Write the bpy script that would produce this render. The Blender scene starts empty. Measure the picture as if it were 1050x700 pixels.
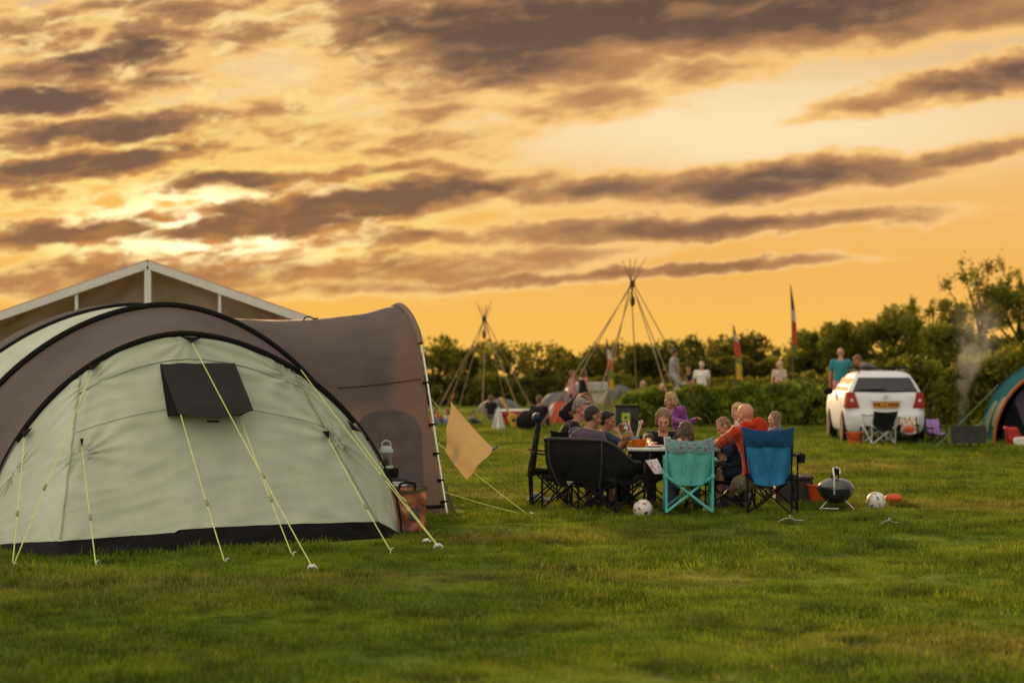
import bpy, bmesh, math, random
import numpy as np
from mathutils import Vector, Matrix, Quaternion, noise as mnoise
R = math.radians
scene = bpy.context.scene
col = scene.collection
F, H, HY, CX = 1896.0, 1.6, 376.0, 525.0      # focal length in photo pixels, eye height, horizon row, centre column

def at(px, py, d):
    return Vector(((px - CX) / F * d, d, H + (HY - py) / F * d))
def G(px, py):
    d = F * H / (py - HY)
    return Vector(((px - CX) / F * d, d, 0.0))
def sm(a, b, x):
    t = min(1.0, max(0.0, (x - a) / (b - a)))
    return t * t * (3 - 2 * t)
def gz(x, y):
    """height of the field"""
    z = 0.62 * sm(51.5, 57, y) * sm(2.6, 4.2, x)
    if y < 60:
        k = 1.0 - sm(40, 60, y)
        z += k * (0.030 * mnoise.noise(Vector((x * 1.1, y * 1.1, 3.1))) + 0.020 * mnoise.noise(Vector((x * 3.3, y * 3.3, 7.7))) - 0.008)
    return z
def lin(c):
    c = c / 255.0
    return c / 12.92 if c <= 0.04045 else ((c + 0.055) / 1.055) ** 2.4
def rgb(r, g, b):
    return (lin(r), lin(g), lin(b), 1.0)

# ---------------------------------------------------------------- object helpers
def tag(o, label=None, cat=None, group=None, kind=None):
    if label: o['label'] = label
    if cat: o['category'] = cat
    if group: o['group'] = group
    if kind: o['kind'] = kind
    return o
def thing(name, loc, label, cat, group=None, rot=0.0, scale=1.0):
    o = bpy.data.objects.new(name, None)
    o.empty_display_size = 0.2
    o.location = loc
    o.rotation_euler = (0, 0, rot)
    o.scale = (scale,) * 3
    col.objects.link(o)
    return tag(o, label, cat, group)
def root_loc(o):
    v = Vector((0, 0, 0))
    while o is not None:
        v += Vector(o.location); o = o.parent
    return v
def frame_of(d, hint=Vector((0, 0, 1))):
    d = d.normalized()
    if abs(d.dot(hint)) > 0.97: hint = Vector((1, 0, 0)) if abs(d.x) < 0.9 else Vector((0, 1, 0))
    x = hint.cross(d).normalized()
    y = d.cross(x).normalized()
    return x, y

class MB:
    """collects shapes, builds one mesh object"""
    def __init__(s):
        s.v = []; s.f = []; s.m = []
    def add(s, vs, fs, mi=0):
        k = len(s.v)
        s.v += [Vector(p) for p in vs]
        s.f += [tuple(i + k for i in f) for f in fs]
        s.m += [mi] * len(fs)
        return s
    def box(s, c, size, rot=None, mi=0, bev=0.0):
        sx, sy, sz = [q / 2 for q in size]
        b = min(bev, sx * .9, sy * .9, sz * .9)
        vs = []; fs = []
        if b <= 0:
            vs = [Vector((x, y, z)) for x in (-sx, sx) for y in (-sy, sy) for z in (-sz, sz)]
            fs = [(0, 1, 3, 2), (4, 6, 7, 5), (0, 4, 5, 1), (2, 3, 7, 6), (0, 2, 6, 4), (1, 5, 7, 3)]
        else:
            bm = bmesh.new(); bmesh.ops.create_cube(bm, size=1)
            for q in bm.verts: q.co = Vector((q.co.x * sx * 2, q.co.y * sy * 2, q.co.z * sz * 2))
            bmesh.ops.bevel(bm, geom=bm.edges[:], offset=b, segments=2, affect='EDGES', profile=0.6)
            bm.verts.index_update()
            vs = [q.co.copy() for q in bm.verts]; fs = [tuple(q.index for q in f.verts) for f in bm.faces]
            bm.free()
        c = Vector(c)
        if rot is not None: vs = [rot @ p for p in vs]
        return s.add([p + c for p in vs], fs, mi)
    def tube(s, pts, r, seg=8, caps=True, mi=0, flat=1.0, hint=Vector((0, 0, 1))):
        pts = [Vector(p) for p in pts]
        n = len(pts)
        rr = r if isinstance(r, (list, tuple)) else [r] * n
        vs = []; fs = []
        px_ = None
        for i, p in enumerate(pts):
            d = (pts[min(i + 1, n - 1)] - pts[max(i - 1, 0)])
            if d.length < 1e-9: d = Vector((0, 0, 1))
            x, y = frame_of(d, hint)
            if px_ is not None and x.dot(px_) < 0: x, y = -x, -y
            px_ = x
            for k in range(seg):
                a = 2 * math.pi * k / seg
                vs.append(p + x * (math.cos(a) * rr[i]) + y * (math.sin(a) * rr[i] * flat))
        for i in range(n - 1):
            for k in range(seg):
                k2 = (k + 1) % seg
                fs.append((i * seg + k, i * seg + k2, (i + 1) * seg + k2, (i + 1) * seg + k))
        if caps:
            fs.append(tuple(reversed(range(seg))))
            fs.append(tuple((n - 1) * seg + k for k in range(seg)))
        return s.add(vs, fs, mi)
    def rings(s, rings, mi=0, caps=True, closed=True):
        m = len(rings[0]); vs = []; fs = []
        for r in rings: vs += [Vector(p) for p in r]
        for i in range(len(rings) - 1):
            for k in range(m if closed else m - 1):
                k2 = (k + 1) % m
                fs.append((i * m + k, i * m + k2, (i + 1) * m + k2, (i + 1) * m + k))
        if caps and closed:
            fs.append(tuple(reversed(range(m))))
            fs.append(tuple((len(rings) - 1) * m + k for k in range(m)))
        return s.add(vs, fs, mi)
    def ell(s, c, rad, rot=None, seg=14, ring=9, mi=0):
        c = Vector(c); vs = []; fs = []
        rings = []
        for i in range(1, ring):
            t = math.pi * i / ring
            for k in range(seg):
                a = 2 * math.pi * k / seg
                p = Vector((rad[0] * math.sin(t) * math.cos(a), rad[1] * math.sin(t) * math.sin(a), rad[2] * math.cos(t)))
                vs.append(p)
        top = len(vs); vs.append(Vector((0, 0, rad[2]))); bot = len(vs); vs.append(Vector((0, 0, -rad[2])))
        for i in range(ring - 2):
            for k in range(seg):
                k2 = (k + 1) % seg
                fs.append((i * seg + k, (i + 1) * seg + k, (i + 1) * seg + k2, i * seg + k2))
        for k in range(seg):
            k2 = (k + 1) % seg
            fs.append((top, k, k2)); fs.append((bot, (ring - 2) * seg + k2, (ring - 2) * seg + k))
        if rot is not None: vs = [rot @ p for p in vs]
        return s.add([p + c for p in vs], fs, mi)
    def cap(s, a, b, ra, rb, seg=12, mi=0):
        """tapered capsule"""
        a = Vector(a); b = Vector(b); d = b - a; L = d.length
        if L < 1e-6: return s.ell(a, (ra, ra, ra), mi=mi)
        d = d / L; x, y = frame_of(d)
        rings = []
        for t in (80, 55, 28): rings.append((a - d * ra * math.sin(R(t)), ra * math.cos(R(t))))
        rings.append((a, ra)); rings.append((a.lerp(b, .5), (ra + rb) / 2)); rings.append((b, rb))
        for t in (28, 55, 80): rings.append((b + d * rb * math.sin(R(t)), rb * math.cos(R(t))))
        rs = [[c + x * (math.cos(2 * math.pi * k / seg) * r) + y * (math.sin(2 * math.pi * k / seg) * r) for k in range(seg)] for c, r in rings]
        return s.rings(rs, mi)
    def lathe(s, prof, c=(0, 0, 0), seg=24, mi=0, caps=True, rot=None):
        c = Vector(c)
        rs = []
        for r, z in prof:
            ring = [Vector((math.cos(2 * math.pi * k / seg) * r, math.sin(2 * math.pi * k / seg) * r, z)) for k in range(seg)]
            if rot is not None: ring = [rot @ p for p in ring]
            rs.append([p + c for p in ring])
        return s.rings(rs, mi, caps)
    def sheet(s, fn, nu, nv, thick=0.0, mi=0, mfn=None):
        """fn(u,v)->Vector, grid; thick>0 gives it a back face and rim"""
        P = [[Vector(fn(i / nu, j / nv)) for i in range(nu + 1)] for j in range(nv + 1)]
        W = nu + 1
        vs = [p for row in P for p in row]
        fs = []; ms = []
        for j in range(nv):
            for i in range(nu):
                fs.append((j * W + i, j * W + i + 1, (j + 1) * W + i + 1, (j + 1) * W + i))
                ms.append(mfn((i + .5) / nu, (j + .5) / nv) if mfn else mi)
        if thick > 0:
            N = []
            for j in range(nv + 1):
                for i in range(nu + 1):
                    du = P[j][min(i + 1, nu)] - P[j][max(i - 1, 0)]
                    dv = P[min(j + 1, nv)][i] - P[max(j - 1, 0)][i]
                    n = du.cross(dv)
                    N.append(n.normalized() if n.length > 1e-12 else Vector((0, 0, 1)))
            k = len(vs)
            vs += [p - n * thick for p, n in zip(vs[:k], N)]
            base = list(fs)
            for f, m_ in zip(base, list(ms)):
                fs.append(tuple(q + k for q in reversed(f))); ms.append(m_)
            rim = [i for i in range(W)] + [j * W + nu for j in range(1, nv + 1)] + [nv * W + i for i in range(nu - 1, -1, -1)] + [j * W for j in range(nv - 1, 0, -1)]
            for q in range(len(rim)):
                a, b = rim[q], rim[(q + 1) % len(rim)]
                fs.append((b, a, a + k, b + k)); ms.append(mi if not mfn else ms[0])
        kk = len(s.v)
        s.v += vs; s.f += [tuple(i + kk for i in f) for f in fs]; s.m += ms
        return s
    def prism(s, poly, axis, thick, mi=0):
        """poly: list of 3D points in one plane, extruded by axis*thick"""
        poly = [Vector(p) for p in poly]; e = Vector(axis).normalized() * thick
        n = len(poly)
        vs = poly + [p + e for p in poly]
        fs = [tuple(reversed(range(n))), tuple(range(n, 2 * n))] + [(i, (i + 1) % n, (i + 1) % n + n, i + n) for i in range(n)]
        return s.add(vs, fs, mi)
    def build(s, name, mat, parent=None, local=False, smooth=True, loc=None, auto=40):
        off = Vector((0, 0, 0))
        if parent is not None and not local: off = root_loc(parent)
        if loc is not None: off = off + Vector(loc)
        me = bpy.data.meshes.new(name)
        me.from_pydata([tuple(p - off) for p in s.v], [], s.f)
        mats = mat if isinstance(mat, (list, tuple)) else [mat]
        for m_ in mats: me.materials.append(m_)
        if len(mats) > 1: me.polygons.foreach_set('material_index', s.m)
        bm = bmesh.new(); bm.from_mesh(me)
        bmesh.ops.recalc_face_normals(bm, faces=bm.faces[:])
        if smooth:
            for f in bm.faces: f.smooth = True
            ca = R(auto)
            for e in bm.edges:
                if len(e.link_faces) == 2 and e.calc_face_angle(0) > ca: e.smooth = False
        bm.to_mesh(me); bm.free()
        o = bpy.data.objects.new(name, me)
        if loc is not None: o.location = loc
        col.objects.link(o)
        if parent is not None: o.parent = parent
        return o

def copy_tree(o, parent=None):
    c = o.copy(); col.objects.link(c); c.parent = parent
    for ch in list(o.children): copy_tree(ch, c)
    return c

# ---------------------------------------------------------------- materials
_mats = {}
def nt(m):
    m.use_nodes = True
    return m.node_tree
def mat(name, c, rough=0.8, var=0.12, scale=6.0, bump=0.0, bscale=60.0, trans=0.0, metal=0.0, spec=0.3, c2=None, coat=0.0, stretch=(1, 1, 1), alpha=None, sheen=0.0, wr=None, dirt=None, tcol=None):
    """principled surface with procedural colour variation, bump and optional translucency"""
    if name in _mats: return _mats[name]
    m = bpy.data.materials.new(name); t = nt(m); N = t.nodes; L = t.links
    b = N['Principled BSDF']; out = N['Material Output']
    tc = N.new('ShaderNodeTexCoord'); mp = N.new('ShaderNodeMapping'); mp.inputs['Scale'].default_value = stretch
    L.new(tc.outputs['Object'], mp.inputs[0])
    nz = N.new('ShaderNodeTexNoise'); nz.inputs['Scale'].default_value = scale; nz.inputs['Detail'].default_value = 5
    L.new(mp.outputs[0], nz.inputs['Vector'])
    mx = N.new('ShaderNodeMix'); mx.data_type = 'RGBA'
    a_ = tuple(x * (1 - var) for x in c[:3]) + (1,)
    b_ = (tuple(min(1, x * (1 + var)) for x in c[:3]) + (1,)) if c2 is None else c2
    if c2 is not None: a_ = c
    mx.inputs[6].default_value = a_; mx.inputs[7].default_value = b_
    mr = N.new('ShaderNodeMapRange'); mr.inputs[1].default_value = .35; mr.inputs[2].default_value = .65
    L.new(nz.outputs['Fac'], mr.inputs[0]); L.new(mr.outputs[0], mx.inputs[0])
    cout = mx.outputs[2]
    if dirt is not None:          # mud splashes near the hem, by noise only
        n3 = N.new('ShaderNodeTexNoise'); n3.inputs['Scale'].default_value = 3.0; n3.inputs['Detail'].default_value = 8
        L.new(tc.outputs['Object'], n3.inputs['Vector'])
        m3 = N.new('ShaderNodeMapRange'); m3.inputs[1].default_value = .55; m3.inputs[2].default_value = .75; m3.inputs[4].default_value = .35
        L.new(n3.outputs['Fac'], m3.inputs[0])
        x3 = N.new('ShaderNodeMix'); x3.data_type = 'RGBA'; x3.inputs[7].default_value = dirt
        L.new(m3.outputs[0], x3.inputs[0]); L.new(cout, x3.inputs[6]); cout = x3.outputs[2]
    L.new(cout, b.inputs['Base Color'])
    b.inputs['Roughness'].default_value = rough; b.inputs['Metallic'].default_value = metal
    b.inputs['Specular IOR Level'].default_value = spec
    b.inputs['Coat Weight'].default_value = coat
    if sheen: b.inputs['Sheen Weight'].default_value = sheen; b.inputs['Sheen Roughness'].default_value = .35; b.inputs['Sheen Tint'].default_value = (1, .9, .75, 1)
    last = None
    if bump > 0:
        nb = N.new('ShaderNodeTexNoise'); nb.inputs['Scale'].default_value = bscale; nb.inputs['Detail'].default_value = 4
        L.new(tc.outputs['Object'], nb.inputs['Vector'])
        bp = N.new('ShaderNodeBump'); bp.inputs['Strength'].default_value = bump; bp.inputs['Distance'].default_value = .01
        L.new(nb.outputs['Fac'], bp.inputs['Height']); last = bp
    if wr:                        # fabric folds: (scale, strength, distance, stretch)
        m2 = N.new('ShaderNodeMapping'); m2.inputs['Scale'].default_value = wr[3]; L.new(tc.outputs['Object'], m2.inputs[0])
        if len(wr) > 4: m2.inputs['Rotation'].default_value = wr[4]
        nw = N.new('ShaderNodeTexNoise'); nw.inputs['Scale'].default_value = wr[0]; nw.inputs['Detail'].default_value = 3; nw.inputs['Distortion'].default_value = .6
        L.new(m2.outputs[0], nw.inputs['Vector'])
        bw = N.new('ShaderNodeBump'); bw.inputs['Strength'].default_value = wr[1]; bw.inputs['Distance'].default_value = wr[2]
        L.new(nw.outputs['Fac'], bw.inputs['Height'])
        if last: L.new(last.outputs[0], bw.inputs['Normal'])
        last = bw
    if last: L.new(last.outputs[0], b.inputs['Normal'])
    if alpha is not None: b.inputs['Alpha'].default_value = alpha
    if trans > 0:
        tr = N.new('ShaderNodeBsdfTranslucent'); tr.inputs['Color'].default_value = tcol or c
        if tcol is None: L.new(cout, tr.inputs['Color'])
        ms = N.new('ShaderNodeMixShader'); ms.inputs[0].default_value = trans
        L.new(b.outputs[0], ms.inputs[1]); L.new(tr.outputs[0], ms.inputs[2]); L.new(ms.outputs[0], out.inputs[0])
    _mats[name] = m
    return m
def glass(name, c=(.9, .95, .95, 1), rough=.02):
    m = bpy.data.materials.new(name); t = nt(m)
    b = t.nodes['Principled BSDF']; b.inputs['Base Color'].default_value = c; b.inputs['Roughness'].default_value = rough
    b.inputs['Transmission Weight'].default_value = .95; b.inputs['IOR'].default_value = 1.3
    return m
# ---------------------------------------------------------------- camera
cam = bpy.data.cameras.new('camera'); camo = bpy.data.objects.new('camera', cam); col.objects.link(camo)
camo.location = (0, 0, H); camo.rotation_euler = (math.pi / 2, 0, 0)
cam.sensor_width = 36.0; cam.lens = 36.0 * F / 1050.0
cam.shift_y = (HY - 350.0) / 1050.0
cam.clip_start = 0.1; cam.clip_end = 3000
cam.dof.use_dof = True; cam.dof.focus_distance = 17.4; cam.dof.aperture_fstop = 1.75
scene.camera = camo
scene.render.resolution_x, scene.render.resolution_y = 1024, 682
scene.view_settings.view_transform = 'Standard'; scene.view_settings.look = 'None'
scene.view_settings.exposure = 0.0; scene.view_settings.gamma = 1.0; scene.view_settings.use_curve_mapping = False
scene.render.engine = 'CYCLES'
cy = scene.cycles
cy.use_denoising = True
try: cy.denoiser = 'OPENIMAGEDENOISE'
except Exception: pass
cy.use_adaptive_sampling = False; cy.max_bounces = 6; cy.diffuse_bounces = 3; cy.glossy_bounces = 3; cy.transmission_bounces = 5; cy.transparent_max_bounces = 8; cy.volume_bounces = 1
cy.sample_clamp_indirect = 3.0; cy.sample_clamp_direct = 6.0; cy.caustics_reflective = False; cy.caustics_refractive = False
scene.render.film_transparent = False

# ---------------------------------------------------------------- sun: low, ahead and to the left, softened by cloud
SUN_AZ, SUN_EL = R(-9.5), R(11.0)
sd = Vector((math.sin(SUN_AZ) * math.cos(SUN_EL), math.cos(SUN_AZ) * math.cos(SUN_EL), math.sin(SUN_EL)))
sl = bpy.data.lights.new('sun', 'SUN'); sl.energy = 4.2; sl.angle = R(5.0); sl.color = (1.0, 0.58, 0.24)
so = bpy.data.objects.new('sun', sl); so.rotation_euler = sd.to_track_quat('Z', 'Y').to_euler(); so.location = sd * 200; col.objects.link(so)

# ---------------------------------------------------------------- sky
w = bpy.data.worlds.new('World'); scene.world = w; w.use_nodes = True
T = w.node_tree; N = T.nodes; L = T.links
bg = N['Background']
def val(x): return x
def mth(op, a, b=None, c=None, clamp=False):
    n = N.new('ShaderNodeMath'); n.operation = op; n.use_clamp = clamp
    for i, q in enumerate((a, b, c)):
        if q is None: continue
        if isinstance(q, (int, float)): n.inputs[i].default_value = q
        else: L.new(q, n.inputs[i])
    return n.outputs[0]
def vmt(op, a, b=None, out=0):
    n = N.new('ShaderNodeVectorMath'); n.operation = op
    for i, q in enumerate((a, b)):
        if q is None: continue
        if isinstance(q, (tuple, list)): n.inputs[i].default_value = q
        else: L.new(q, n.inputs[i])
    return n.outputs[out]
def mrange(x, a, b, c=0.0, d=1.0, smooth=True):
    n = N.new('ShaderNodeMapRange'); n.interpolation_type = 'SMOOTHSTEP' if smooth else 'LINEAR'
    L.new(x, n.inputs[0])
    for i, q in zip((1, 2, 3, 4), (a, b, c, d)): n.inputs[i].default_value = q
    return n.outputs[0]
def mixc(f, a, b):
    n = N.new('ShaderNodeMix'); n.data_type = 'RGBA'
    if isinstance(f, (int, float)): n.inputs[0].default_value = f
    else: L.new(f, n.inputs[0])
    for i, q in ((6, a), (7, b)):
        if isinstance(q, tuple): n.inputs[i].default_value = q
        else: L.new(q, n.inputs[i])
    return n.outputs[2]
def noise_n(vec, scale, detail=6, rough=.55, dist=0.0):
    n = N.new('ShaderNodeTexNoise'); n.inputs['Scale'].default_value = scale; n.inputs['Detail'].default_value = detail
    n.inputs['Roughness'].default_value = rough; n.inputs['Distortion'].default_value = dist
    L.new(vec, n.inputs['Vector'])
    return n
tc = N.new('ShaderNodeTexCoord'); sep = N.new('ShaderNodeSeparateXYZ'); L.new(tc.outputs['Generated'], sep.inputs[0])
X_, Y_, Z_ = sep.outputs
yc = mth('MAXIMUM', Y_, 0.06)
U = mth('DIVIDE', X_, yc); V = mth('DIVIDE', Z_, yc)
PX = mth('MULTIPLY_ADD', U, F / 1000, CX / 1000); PY = mth('MULTIPLY_ADD', V, -F / 1000, HY / 1000)
cmb = N.new('ShaderNodeCombineXYZ'); L.new(PX, cmb.inputs[0]); L.new(PY, cmb.inputs[1])
P = cmb.outputs[0]
# wind-drawn streak space: rotate a little, squeeze vertically
def xf(vec, scale, rot=0.0, loc=(0, 0, 0)):
    if rot:
        q = N.new('ShaderNodeVectorRotate'); q.rotation_type = 'Z_AXIS'; q.inputs['Angle'].default_value = rot
        L.new(vec, q.inputs[0]); vec = q.outputs[0]
    n = N.new('ShaderNodeMapping'); n.inputs['Scale'].default_value = scale; n.inputs['Location'].default_value = loc
    L.new(vec, n.inputs[0]); return n.outputs[0]
wn = noise_n(xf(P, (7, 16, 1), R(6)), 1.0, 5, .6)
wv = vmt('SUBTRACT', wn.outputs['Color'], (.5, .5, .5))
wsc = N.new('ShaderNodeVectorMath'); wsc.operation = 'SCALE'; L.new(vmt('MULTIPLY', wv, (.13, .046, 0)), wsc.inputs[0]); L.new(mrange(PY, .30, .20, .35, 1.0), wsc.inputs['Scale'])
Pw = vmt('ADD', P, wsc.outputs[0])
wn2 = noise_n(xf(P, (22, 50, 1), R(5), (3, 1, 0)), 1.0, 4, .6)
Pw = vmt('ADD', Pw, vmt('MULTIPLY', vmt('SUBTRACT', wn2.outputs['Color'], (.5, .5, .5)), (.055, .020, 0)))
BLOBS = [  # px, py, rx, ry, tilt(deg, + rises to the right), weight
    (690, 18, 390, 44, 2, 1.15), (540, 60, 150, 34, -4, .9), (880, 20, 220, 26, 5, .8), (400, 12, 130, 22, 0, .55),
    (1000, 82, 110, 15, 9, .85), (930, 98, 120, 12, 10, .55), (1060, 72, 90, 20, 8, .9),
    (800, 184, 190, 22, 6, 1.05), (640, 192, 110, 17, 3, .8), (985, 158, 110, 14, 8, .75),
    (720, 232, 230, 13, 3, .95), (560, 240, 110, 12, 3, .6),
    (700, 277, 170, 6.5, 4, 1.05), (560, 287, 130, 8, 3, .75),
    (120, 55, 75, 25, 20, .75), (30, 30, 70, 22, 0, .6), (160, 8, 120, 16, 0, .6),
    (45, 104, 90, 15, 2, 1.0), (120, 133, 150, 15, 4, 1.0), (95, 172, 140, 15, 5, 1.05), (10, 192, 60, 10, 0, .6),
    (235, 186, 110, 14, 2, .95), (390, 178, 150, 9, 2, .6),
    (350, 212, 150, 18, 4, 1.05), (480, 190, 100, 14, 5, .9), (250, 236, 130, 12, 3, .85),
    (70, 236, 110, 14, 6, .9), (430, 245, 110, 10, 3, .6),
    (150, 283, 280, 24, 2, .62), (400, 276, 200, 18, 2, .66), (330, 298, 240, 10, 2, .5), (300, 150, 220, 26, 3, .30), (60, 80, 120, 26, 4, .4), (560, 262, 120, 12, 3, .5),
    (610, 103, 90, 20, 4, .55), (690, 75, 120, 18, 5, .5), (430, 150, 110, 18, 3, .45), (450, 80, 80, 40, 0, .35),
    (430, 118, 70, 16, 10, .5), (270, 120, 60, 14, 0, .25),
]
acc = None
for (bx, by, rx, ry, tilt, wt) in BLOBS:
    d = vmt('SUBTRACT', Pw, (bx / 1000, by / 1000, 0))
    rr = xf(d, (1000 / rx, 1000 / ry, 1), 0.0)
    if tilt:
        rot = N.new('ShaderNodeVectorRotate'); rot.rotation_type = 'Z_AXIS'; rot.inputs['Angle'].default_value = R(tilt)
        L.new(d, rot.inputs[0]); rr = xf(rot.outputs[0], (1000 / rx, 1000 / ry, 1), 0.0)
    ln = vmt('LENGTH', rr, out=1)
    g = mrange(ln, 1.6, .05, 0, wt * 1.06)
    acc = g if acc is None else mth('MAXIMUM', acc, g)
f1 = noise_n(xf(P, (3.7, 16, 1), R(6), (1.7, .4, 0)), 1.0, 9, .6, .3)
f2 = noise_n(xf(P, (12, 42, 1), R(6), (5.1, 2.4, 0)), 1.0, 8, .62, .5)
f3 = noise_n(xf(P, (34, 80, 1), R(5), (2.1, 9.4, 0)), 1.0, 5, .6, .4)
def cen(n, k): return mth('MULTIPLY', mth('SUBTRACT', n.outputs['Fac'], .5), k)
fb = mth('ADD', mth('ADD', cen(f1, .95), cen(f2, .95)), cen(f3, .22))
# the upper left is mottled, the low band above the trees and the right side are nearly clear
mott = mth('MULTIPLY', mrange(PX, .70, .20), mrange(PY, .335, .25))
low = mrange(PY, .295, .335)
near = mrange(acc, .0, .35)
dens = mth('ADD', mth('MULTIPLY', acc, .80), mth('MULTIPLY', fb, mth('ADD', mth('MULTIPLY_ADD', mott, .62, .20), mth('MULTIPLY', near, .36))))
dens = mth('ADD', dens, mth('MULTIPLY', mott, .10))
dens = mth('MULTIPLY', dens, mth('SUBTRACT', 1.0, low))
def glow(cx, cy, rx, ry, a, b):
    d = xf(vmt('SUBTRACT', Pw, (cx / 1000, cy / 1000, 0)), (1000 / rx, 1000 / ry, 1))
    return mrange(vmt('LENGTH', d, out=1), a, b)
gs = glow(215, 228, 360, 120, 1.3, .05)
gs2 = glow(215, 232, 190, 50, 1.2, .1)
gc = glow(760, 132, 420, 70, 1.25, .1)
gl = glow(320, 92, 260, 60, 1.25, .1)
ramp = N.new('ShaderNodeValToRGB'); L.new(mrange(PY, .40, .0, 0, 1, False), ramp.inputs[0])
E = ramp.color_ramp.elements
E[0].position = 0.0; E[0].color = rgb(254, 195, 82)
E[1].position = 1.0; E[1].color = rgb(222, 186, 142)
for p_, c_ in ((.16, rgb(249, 189, 88)), (.28, rgb(245, 183, 92)), (.55, rgb(242, 188, 110)), (.75, rgb(240, 202, 148))):
    e = E.new(p_); e.color = c_
sky = mixc(mth('MULTIPLY', gc, .9), ramp.outputs[0], rgb(254, 228, 182))
sky = mixc(mth('MULTIPLY', gl, .6), sky, rgb(250, 216, 158))
sky = mixc(mth('MULTIPLY', gs, .7), sky, rgb(255, 196, 88))
edge = mixc(gs, rgb(250, 200, 126), rgb(255, 214, 116))
edge = mixc(gs2, edge, (1.3, 1.02, .52, 1))
mid = mixc(gs, rgb(196, 143, 94), rgb(208, 144, 78))
mid = mixc(mrange(PY, .12, .02), mid, rgb(184, 134, 90))
dark = mixc(gs, rgb(118, 92, 76), rgb(134, 99, 72))
dark = mixc(mrange(PY, .2, .285), dark, rgb(160, 114, 74))
dark = mixc(mrange(PY, .13, .0), dark, rgb(106, 83, 70))
c1 = mixc(mrange(dens, .03, .20), sky, edge)
c1 = mixc(mrange(dens, .16, .44), c1, mid)
c1 = mixc(mrange(dens, .36, .80), c1, dark)
inner = noise_n(xf(P, (12, 34, 1), R(7), (8, 3, 0)), 1.0, 8, .62, .4)
c1 = mixc(mth('MULTIPLY', mrange(inner.outputs['Fac'], .5, .72), mrange(dens, .4, .7, 0, .55)), c1, mid)
# ragged sunlit scraps on the left
f4 = noise_n(xf(P, (17, 58, 1), R(5), (12.3, 4.1, 0)), 1.0, 7, .66, .6)
scr = mth('MULTIPLY', mth('MULTIPLY', mrange(f4.outputs['Fac'], .48, .62), mott), mrange(dens, .70, .34))
c1 = mixc(mth('MULTIPLY', scr, .95), c1, mixc(gs, rgb(255, 220, 150), rgb(255, 222, 120)))
bright = mth('MULTIPLY', gs2, mrange(f4.outputs['Fac'], .43, .56))
bright = mth('MULTIPLY', bright, mrange(dens, .70, .36))
c1 = mixc(bright, c1, (1.7, 1.45, .85, 1))
# the rest of the dome: unseen sky brightened overhead and behind as fill light
w.cycles.sampling_method = 'MANUAL'; w.cycles.sample_map_resolution = 1024
nish = N.new('ShaderNodeTexSky'); nish.sky_type = 'NISHITA'; nish.sun_disc = False
nish.sun_elevation = SUN_EL; nish.sun_rotation = SUN_AZ
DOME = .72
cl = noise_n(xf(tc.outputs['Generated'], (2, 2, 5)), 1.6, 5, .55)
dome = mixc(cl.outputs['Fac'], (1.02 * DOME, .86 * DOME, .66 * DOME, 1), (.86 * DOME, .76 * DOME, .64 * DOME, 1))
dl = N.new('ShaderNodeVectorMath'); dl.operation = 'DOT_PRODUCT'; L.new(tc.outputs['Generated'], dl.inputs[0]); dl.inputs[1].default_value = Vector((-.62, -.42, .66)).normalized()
dsc = N.new('ShaderNodeVectorMath'); dsc.operation = 'SCALE'; L.new(dome, dsc.inputs[0]); L.new(mrange(dl.outputs['Value'], -.3, .95, .55, 1.75), dsc.inputs['Scale']); dome = dsc.outputs[0]  # added bright side behind left, giving the fill a direction
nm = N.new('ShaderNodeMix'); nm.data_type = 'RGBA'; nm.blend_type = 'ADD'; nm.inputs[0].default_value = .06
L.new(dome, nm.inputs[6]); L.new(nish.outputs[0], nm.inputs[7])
el = mth('ARCTANGENT', V)
fr = mth('MULTIPLY', mrange(Y_, .25, .6), mrange(V, .62, .26))
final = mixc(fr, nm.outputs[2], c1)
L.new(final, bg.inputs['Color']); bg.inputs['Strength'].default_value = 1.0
# ---------------------------------------------------------------- materials of the camp
CAN_G = mat('sage_canvas', (.515, .54, .40, 1), .75, .07, 3.0, trans=.15, bump=.10, bscale=220, wr=(2.6, .22, .03, (.8, .8, 2.0)))
CAN_GS = mat('sage_canvas_side', (.55, .58, .445, 1), .75, .07, 3.0, trans=.2, bump=.10, bscale=220, wr=(2.6, .28, .03, (1, 1, 1.6)))
CAN_B = mat('taupe_canvas', (.172, .136, .117, 1), .66, .16, 1.2, trans=.42, tcol=(.46, .33, .25, 1), bump=.12, bscale=220, wr=(2.0, .6, .05, (1, 1, 1.6)))
CAN_BL = mat('pale_taupe_canvas', (.24, .17, .135, 1), .7, .08, 2.0, trans=.25, wr=(3, .3, .02, (1, 1, 1)))
SLEEVE = mat('black_webbing', (.010, .009, .008, 1), .85, .2, 30, spec=.1, bump=.2, bscale=200)
SKIRT = mat('charcoal_mudflap', (.010, .009, .009, 1), .8, .2, 5, spec=.12, bump=.1, wr=(3.5, .6, .03, (.6, .6, 3)), dirt=(.022, .020, .012, 1))
FLAP = mat('dark_window_cover', (.028, .025, .022, 1), .75, .12, 5, spec=.15, wr=(4, .5, .03, (1, 1, 2)))
MESHW = mat('dark_mesh_window', (.085, .062, .053, 1), .7, .1, 8, bump=.1)
ROPE = mat('yellow_guy_line', (.60, .65, .19, 1), .7, .15, 40)
ROPE_D = mat('green_guy_line', (.10, .20, .13, 1), .7, .15, 40)
PEG = mat('white_plastic', (.75, .73, .68, 1), .45, .06, 20)
SILVER = mat('brushed_alloy', (.60, .58, .54, 1), .38, .08, 30, metal=.85)
BLACKM = mat('black_steel', (.012, .012, .012, 1), .75, .2, 30, spec=.08)
WHITEF = mat('white_frame', (.62, .58, .53, 1), .45, .06, 8)

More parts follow.
